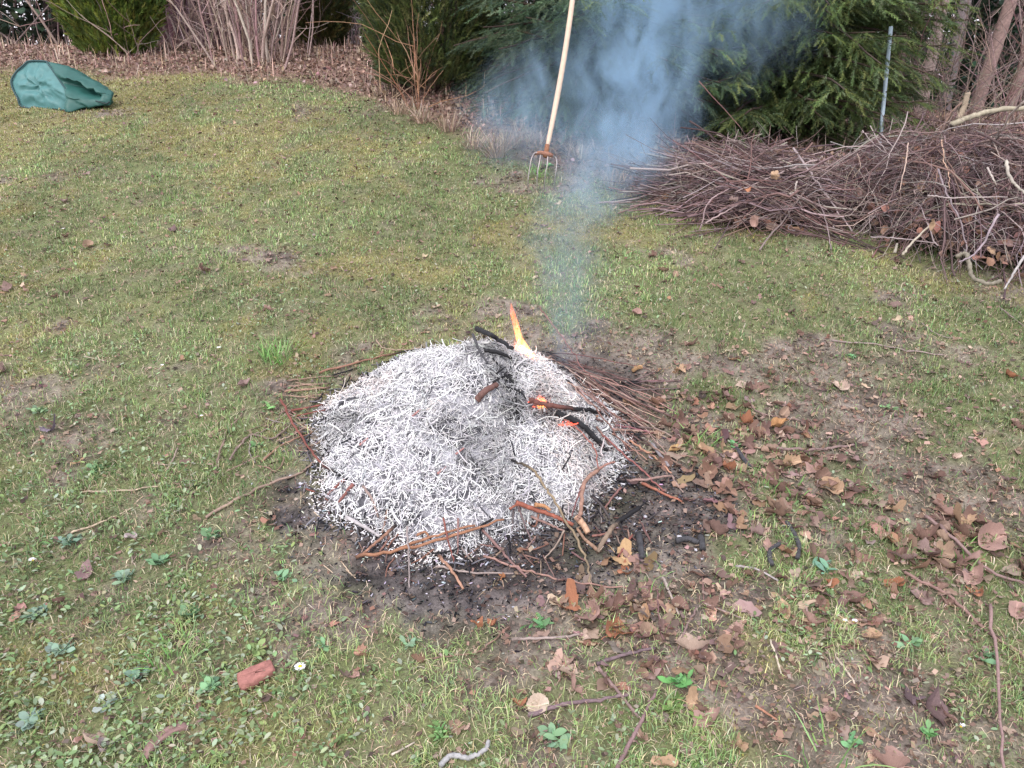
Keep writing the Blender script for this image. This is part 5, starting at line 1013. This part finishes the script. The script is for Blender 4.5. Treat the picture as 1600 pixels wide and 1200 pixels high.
for px, py, y, l_, c_ in ((1460, 352, 3.45, 'bright tan leaf caught in the middle of the large brush mound', TA), (1470, 395, 3.2, 'pinkish-brown leaf hanging low in the large brush mound', PI), (1340, 300, 3.85, 'brown leaf wedged in the left side of the large brush mound', GB), (1167, 297, 3.85, 'orange leaf standing up in the low brush heap', (.48, .22, .12)), (1145, 313, 3.8, 'grey-brown curled leaf left of the orange leaf in the low heap', GB), (1180, 345, 3.65, 'tan leaf at the front of the low brush heap', PI), (1212, 275, 3.98, 'pale tan leaf on top of the low brush heap', TA)):
    o = put_leaf(px, py, .045, int(rng.integers(12)), l_, None, c_, .7); o.location = P(px, py, y)
# clusters of leaves that nothing tells apart
def leaf_cluster(n, cx, cy, sx, sy, smin, smax, lab, group, cond=None):
    k = 0
    while k < n:
        px, py = rng.normal(cx, sx), rng.normal(cy, sy)
        if cond and not cond(px, py): continue
        if py < 300 or py > 1230 or px < -60 or px > 1660: continue
        s_ = rng.uniform(smin, smax); mi = int(rng.integers(12)); kd = ['lobed', 'torn', 'oval', 'round', 'torn', 'lobed', 'oval', 'torn', 'round', 'torn', 'oval', 'lobed'][mi]
        put_leaf(px, py, s_, mi, ('larger ' if s_ > (smin+smax)/2 else 'smaller ')+kd+' '+lab+(', left half' if px < cx else ', right half'), group); k += 1
off = lambda x, y: heap_ratio(*G(x, y)[:2]) > 1.15
leaf_cluster(44, 1120, 670, 80, 48, .028, .06, 'brown dead leaf in the drift right of the ash heap', 'dead leaves drifted right of the ash heap', off)
leaf_cluster(26, 1230, 765, 85, 42, .030, .065, 'brown dead leaf among charcoal right of the fire', 'dead leaves among charcoal right of the fire', off)
leaf_cluster(24, 1480, 850, 60, 50, .035, .075, 'brown dead leaf around the leaf pile at the right edge', 'dead leaves around the pile at the right edge')
leaf_cluster(22, 1000, 970, 80, 45, .022, .05, 'brown dead leaf in the patch below the fire', 'dead leaves below the fire', off)
leaf_cluster(30, 1280, 960, 190, 110, .018, .042, 'brown dead leaf in the lower right grass', 'small leaves scattered in the lower right grass', off)
leaf_cluster(14, 1000, 1110, 160, 50, .018, .042, 'brown dead leaf near the bottom centre', 'small leaves near the bottom centre')
leaf_cluster(10, 1300, 580, 170, 60, .02, .045, 'brown dead leaf on the upper right lawn', 'small leaves on the upper right lawn', off)
leaf_cluster(10, 330, 330, 260, 90, .025, .05, 'brown dead leaf on the upper left lawn', 'small leaves on the upper left lawn')
leaf_cluster(8, 250, 880, 170, 150, .014, .03, 'dead leaf in the lower left weeds', 'tiny leaves in the lower left weeds', off)
leaf_cluster(8, 1250, 415, 170, 22, .03, .06, 'reddish-brown leaf along the foot of the brush piles', 'leaves along the foot of the brush piles')
# far too many smaller ones: one sheet of scattered leaves
acc = Acc(); n = 11000; x, y = scatter(n, 1.1, 7.4, .6); n = len(x); keep = (rng.random(n) < .16+.8*sstep(-.1, .8, x)*sstep(3.4, 2.2, y)+.35*sstep(4.5, 6.5, y)) & (burn(x, y) < .5) & (heap_ratio(x, y) > 1.15) & (litter(x, y) < .5); x, y = x[keep], y[keep]
for cx_, cy_, m_ in ((1130, 670, 140), (1240, 755, 90), (1470, 850, 50), (990, 965, 90), (1300, 960, 50)):
    for _ in range(m_):
        px_, py_ = rng.normal(cx_, 85), rng.normal(cy_, 48)
        g_ = G(px_, py_)
        if heap_ratio(g_[0], g_[1]) > 1.12: x = np.append(x, g_[0]); y = np.append(y, g_[1])
n = len(x); big_ = np.arange(n) > n-370
def scrap_tpl(seed):
    r2 = np.random.default_rng(seed); m = 13; th = np.arange(m)*2*math.pi/m; r = .5*(1+.30*np.sin(th*2+seed)+.22*np.sin(th*3+seed*2)+r2.normal(0, .13, m)); r = np.clip(r, .16, .9)
    X_ = r*np.cos(th)*1.1; Y_ = r*np.sin(th)*.75; a_, b_ = r2.uniform(.3, 1.5), r2.uniform(-.6, .8); Z_ = a_*Y_**2+b_*X_**2+r2.normal(0, .06, m)
    V = np.vstack([[[0, 0, 0]], np.stack([X_*.55, Y_*.55, Z_*.25+r2.normal(0, .04, m)], -1), np.stack([X_, Y_, Z_], -1)])
    F = [[0, 1+k, 1+(k+1) % m, 1+(k+1) % m] for k in range(m)]; T = np.array([[0, 1+k, 1+(k+1) % m] for k in range(m)]+[[1+k, 1+m+k, 1+m+(k+1) % m] for k in range(m)]+[[1+k, 1+m+(k+1) % m, 1+(k+1) % m] for k in range(m)])
    return V, T
ss_ = .010+.022*rng.random(n)**1.5+big_*(.008+.020*rng.random(n)); wh_ = rng.integers(6, size=n)
for q_ in range(6):
    tv_, tf_ = scrap_tpl(300+q_); m_ = wh_ == q_; k_ = m_.sum()
    Vv, Ff = inst(tv_, tf_, frames(leafdir(k_, .1, .25), roll=rng.normal(0, .35, k_)), np.stack([x[m_], y[m_], surf(x[m_], y[m_])+.006], -1), ss_[m_])
    acc.add(Vv, Ff, np.repeat(pickc([(.19, .125, .10), (.27, .185, .145), (.36, .27, .21), (.13, .09, .08), (.27, .165, .115), (.22, .15, .135)], k_, .2), len(tv_), 0))
tag(link('leaf_scraps', acc.mesh('leaf_scraps', M_litter)), 'countless small brown leaf scraps scattered over the lawn', 'leaf litter', kind='stuff')
# dry stalks standing in the litter along the wood's edge
acc = Acc(); n = 9000; y = rng.uniform(4.6, 10, n); x = (rng.random(n)*2-1)*(y*.76+.6); k = rng.random(n) < litter(x, y)*np.where(x < -.2, 1, .5); x, y = x[k], y[k]; n = len(x)
blades(acc, x, y, .05+.20*rng.random(n)**2, .004+.004*rng.random(n), rng.random(n)*.8, pickc([(.50, .38, .31), (.36, .26, .22), (.42, .33, .25), (.24, .17, .15)], n, .2), z=terr(x, y))
tag(link('dry_stalks', acc.mesh('dry_stalks', M_grass)), 'pale dry stalks standing in the leaf litter at the edge of the wood', 'dry grass', kind='stuff')
# ------------------------------------------------------------ brick fragment and curled bark
g = G(400, 1056, .012); A_, B_ = np.meshgrid(np.linspace(-1, 1, 12), np.linspace(-1, 1, 8), indexing='ij')
def slab(name, g, sx, sy, sz, rz, mat, col, lab, cat, bend=0, rough=.06):
    th = np.linspace(0, 2*math.pi, 26, endpoint=False); V = []
    for k, (q, zz) in enumerate([(.0, 1.05), (.6, 1.05), (.92, 1), (1, .7), (1.02, .0), (.98, -1), (0, -1)]):
        ct, st_ = np.cos(th), np.sin(th); rr_ = 1/np.maximum(np.abs(ct)**9+np.abs(st_)**9, 1e-6)**(1/9)
        x = q*rr_*ct*sx; y = q*rr_*st_*sy*(1-.12*ct); V.append(np.stack([x, y+bend*(x/sx)**2, np.full(26, zz*sz)], -1))
    V = np.array(V)+rng.normal(0, rough, (7, 26, 3))*np.array([sy, sy, sz]); i, j = np.meshgrid(np.arange(6), np.arange(26), indexing='ij'); i = i.ravel(); j = j.ravel(); j2 = (j+1) % 26
    c_, s_ = math.cos(rz), math.sin(rz); V = V.reshape(-1, 3)@np.array([[c_, s_, 0], [-s_, c_, 0], [0, 0, 1]])
    V[:, 2] += SL*V[:, 1]; o = link(name, mesh_np(name, V, np.stack([i*26+j, (i+1)*26+j, (i+1)*26+j2, i*26+j2], -1), mat, col, True), loc=g); return tag(o, lab, cat)
slab('brick_fragment', g, .040, .019, .011, .55, M_brick, (.30, .14, .12), 'reddish-brown brick fragment lying in the grass left of the daisy', 'brick fragment')
g = G(255, 1150, .008); slab('bark_strip', g, .046, .010, .006, .8, M_brick, (.22, .14, .13), 'curved strip of purplish bark in the lower left corner', 'bark', bend=-.016)
# ------------------------------------------------------------ flames
def flame(name, path, rads, lab, seed, strength):
    p = catmull(path, 6); K = len(p); r = np.interp(np.linspace(0, 1, K), np.linspace(0, 1, len(rads)), rads)
    o0 = p[0].copy(); V, F, shp = tubes(p-o0, r, 16)
    H = (p-o0)[:, 2].max(); m = bpy.data.materials.new('flame'); m.use_nodes = True; t = m.node_tree; N = t.nodes; L = t.links; N.clear()
    out = N.new('ShaderNodeOutputMaterial'); em = N.new('ShaderNodeEmission'); tc = N.new('ShaderNodeTexCoord'); sx = N.new('ShaderNodeSeparateXYZ'); L.new(tc.outputs['Object'], sx.inputs[0])
    mr = N.new('ShaderNodeMapRange'); mr.inputs[1].default_value = -.01; mr.inputs[2].default_value = H; L.new(sx.outputs[2], mr.inputs[0])
    cr = N.new('ShaderNodeValToRGB'); e = cr.color_ramp.elements; e[0].position = 0; e[0].color = (1, .20, .03, 1); e[1].position = 1; e[1].color = (1, .09, .03, 1); e.new(.22).color = (1, .36, .08, 1); e.new(.45).color = (1, .26, .06, 1); e.new(.72).color = (1, .14, .04, 1)
    L.new(mr.outputs[0], cr.inputs[0]); L.new(cr.outputs[0], em.inputs[0])
    ns = N.new('ShaderNodeTexNoise'); ns.inputs['Scale'].default_value = 1; ns.inputs['Detail'].default_value = 3; vm = N.new('ShaderNodeVectorMath'); vm.operation = 'MULTIPLY'; vm.inputs[1].default_value = (170, 170, 22); L.new(tc.outputs['Object'], vm.inputs[0]); L.new(vm.outputs[0], ns.inputs['Vector'])
    m2 = N.new('ShaderNodeMapRange'); m2.inputs[1].default_value = .38; m2.inputs[2].default_value = .68; m2.inputs[3].default_value = .12; m2.inputs[4].default_value = 1.9; L.new(ns.outputs[0], m2.inputs[0])
    m3 = N.new('ShaderNodeMapRange'); m3.inputs[3].default_value = strength; m3.inputs[4].default_value = strength*.28; L.new(mr.outputs[0], m3.inputs[0])
    mm = N.new('ShaderNodeMath'); mm.operation = 'MULTIPLY'; L.new(m2.outputs[0], mm.inputs[0]); L.new(m3.outputs[0], mm.inputs[1]); L.new(mm.outputs[0], em.inputs[1]); L.new(em.outputs[0], out.inputs['Volume'])
    return tag(link(name, mesh_np(name, V, F, m, None, True), loc=o0), lab, 'flame')
yf = G(820, 556)[1]
fl = flame('flame', PP([(826, 560, yf), (819, 545, yf+.005), (811, 527, yf), (806, 507, yf-.003), (801, 490, yf), (798, 474, yf+.003)]), [.018, .018, .013, .011, .010, .008, .003], 'tall narrow orange flame at the back of the ash heap', 1, 120)
flame('flame', PP([(808, 553, yf), (806, 540, yf), (803, 528, yf)]), [.010, .007, .001], 'small red flame tongue at the left foot of the tall flame', 2, 70)
flame('flame', PP([(832, 558, yf), (826, 548, yf), (822, 540, yf)]), [.012, .008, .001], 'small orange flame tongue at the right foot of the tall flame', 3, 110)
y2 = G(845, 632)[1]; flame('flame', PP([(848, 636, y2-.01), (845, 627, y2-.01), (842, 616, y2)]), [.016, .016, .002], 'low pale flame flickering beside the charred stick', 4, 150)
# ------------------------------------------------------------ smoke
AX = [(845, 556, 2.52, 50), (868, 515, 2.62, 82), (876, 470, 2.8, 90), (868, 420, 3.05, 88), (885, 360, 3.5, 78), (915, 305, 4.05, 95), (935, 250, 4.55, 150), (915, 190, 4.95, 185), (925, 120, 5.15, 185), (960, 50, 5.3, 190), (1030, -20, 5.4, 260), (1070, -110, 5.5, 300)]
pts_ = np.array([P(a, b, c) for a, b, c, _ in AX]); rads_ = np.array([d/FPX*c*1.05 for _, _, c, d in AX])
puffs = [(845, 548, 2.55, .11, .5), (868, 515, 2.62, .19, .40), (882, 470, 2.80, .23, .36), (866, 415, 3.12, .26, .42), (885, 355, 3.55, .28, .65), (925, 300, 4.0, .33, 1.0), (960, 245, 4.4, .42, 1.2), (830, 190, 4.85, .48, .75), (985, 180, 4.9, .50, 1.6), (1000, 95, 5.0, .48, 1.7), (890, 110, 5.1, .42, .6), (1010, 10, 5.1, .52, 1.5), (1110, -30, 5.3, .62, .9), (1150, 60, 5.2, .45, .45), (1200, 10, 5.3, .5, .45), (1000, -90, 5.3, .6, 1.2), (770, 170, 5.0, .30, .6)]
# closed hull round the whole plume
lo_n = 26; kp = catmull(pts_, 3); kr = np.interp(np.linspace(0, 1, len(kp)), np.linspace(0, 1, len(rads_)), rads_)*1.35+.05
tg = unit(np.gradient(kp, axis=0)); sA = unit(np.cross(tg, [0, 0, 1.])); sB = np.cross(sA, tg)
th = np.arange(lo_n)*2*math.pi/lo_n
V = kp[:, None]+kr[:, None, None]*(np.cos(th)[None, :, None]*sA[:, None]+np.sin(th)[None, :, None]*sB[:, None]*.72)
V = np.concatenate([np.repeat(kp[:1], lo_n, 0)[None], V, np.repeat(kp[-1:], lo_n, 0)[None]]); K = len(V)
i, j = np.meshgrid(np.arange(K-1), np.arange(lo_n), indexing='ij'); i = i.ravel(); j = j.ravel(); j2 = (j+1) % lo_n
ms_ = bpy.data.materials.new('smoke'); ms_.use_nodes = True; t = ms_.node_tree; N = t.nodes; L = t.links; N.clear()
out = N.new('ShaderNodeOutputMaterial'); pv = N.new('ShaderNodeVolumePrincipled'); L.new(pv.outputs[0], out.inputs['Volume'])
pv.inputs['Color'].default_value = (.53, .76, .97, 1); pv.inputs['Anisotropy'].default_value = .1
tc = N.new('ShaderNodeTexCoord'); ns = N.new('ShaderNodeTexNoise'); ns.inputs['Scale'].default_value = 2.3; ns.inputs['Detail'].default_value = 3; ns.inputs['Distortion'].default_value = .8; L.new(tc.outputs['Object'], ns.inputs['Vector'])
wv = N.new('ShaderNodeVectorMath'); wv.operation = 'MULTIPLY_ADD'; wv.inputs[1].default_value = (.35, .35, .35); L.new(ns.outputs['Color'], wv.inputs[0]); 
of = N.new('ShaderNodeVectorMath'); of.operation = 'SUBTRACT'; of.inputs[1].default_value = (.175, .175, .175); L.new(tc.outputs['Object'], of.inputs[0]); L.new(of.outputs[0], wv.inputs[2])
tot = None
for (a, b, c, r, k) in puffs:
    ce = P(a, b, c); s = N.new('ShaderNodeVectorMath'); s.operation = 'DISTANCE'; s.inputs[1].default_value = tuple(ce); L.new(wv.outputs[0], s.inputs[0])
    m = N.new('ShaderNodeMapRange'); m.interpolation_type = 'SMOOTHSTEP'; m.inputs[1].default_value = r; m.inputs[2].default_value = r*.15; m.inputs[3].default_value = 0; m.inputs[4].default_value = k; L.new(s.outputs['Value'], m.inputs[0])
    if tot is None: tot = m.outputs[0]
    else:
        ad = N.new('ShaderNodeMath'); ad.operation = 'ADD'; L.new(tot, ad.inputs[0]); L.new(m.outputs[0], ad.inputs[1]); tot = ad.outputs[0]
n2 = N.new('ShaderNodeTexNoise'); n2.inputs['Scale'].default_value = 4.5; n2.inputs['Detail'].default_value = 8; n2.inputs['Roughness'].default_value = .62; n2.inputs['Distortion'].default_value = .9; st2 = N.new('ShaderNodeVectorMath'); st2.operation = 'MULTIPLY'; st2.inputs[1].default_value = (1.9, .8, .75); L.new(wv.outputs[0], st2.inputs[0]); L.new(st2.outputs[0], n2.inputs['Vector'])
m2 = N.new('ShaderNodeMapRange'); m2.inputs[1].default_value = .40; m2.inputs[2].default_value = .64; m2.inputs[3].default_value = .16; m2.inputs[4].default_value = 1.95; L.new(n2.outputs[0], m2.inputs[0])
mm = N.new('ShaderNodeMath'); mm.operation = 'MULTIPLY'; L.new(tot, mm.inputs[0]); L.new(m2.outputs[0], mm.inputs[1])
SM = N.new('ShaderNodeMath'); SM.operation = 'MULTIPLY'; SM.inputs[1].default_value = 1.15; L.new(mm.outputs[0], SM.inputs[0]); L.new(SM.outputs[0], pv.inputs['Density'])
smo = link('smoke', mesh_np('smoke', V.reshape(-1, 3), np.stack([i*lo_n+j, (i+1)*lo_n+j, (i+1)*lo_n+j2, i*lo_n+j2], -1), ms_, None, True)); tag(smo, 'blue-grey smoke drifting from the fire up past the fork into the spruces', 'smoke', kind='stuff')
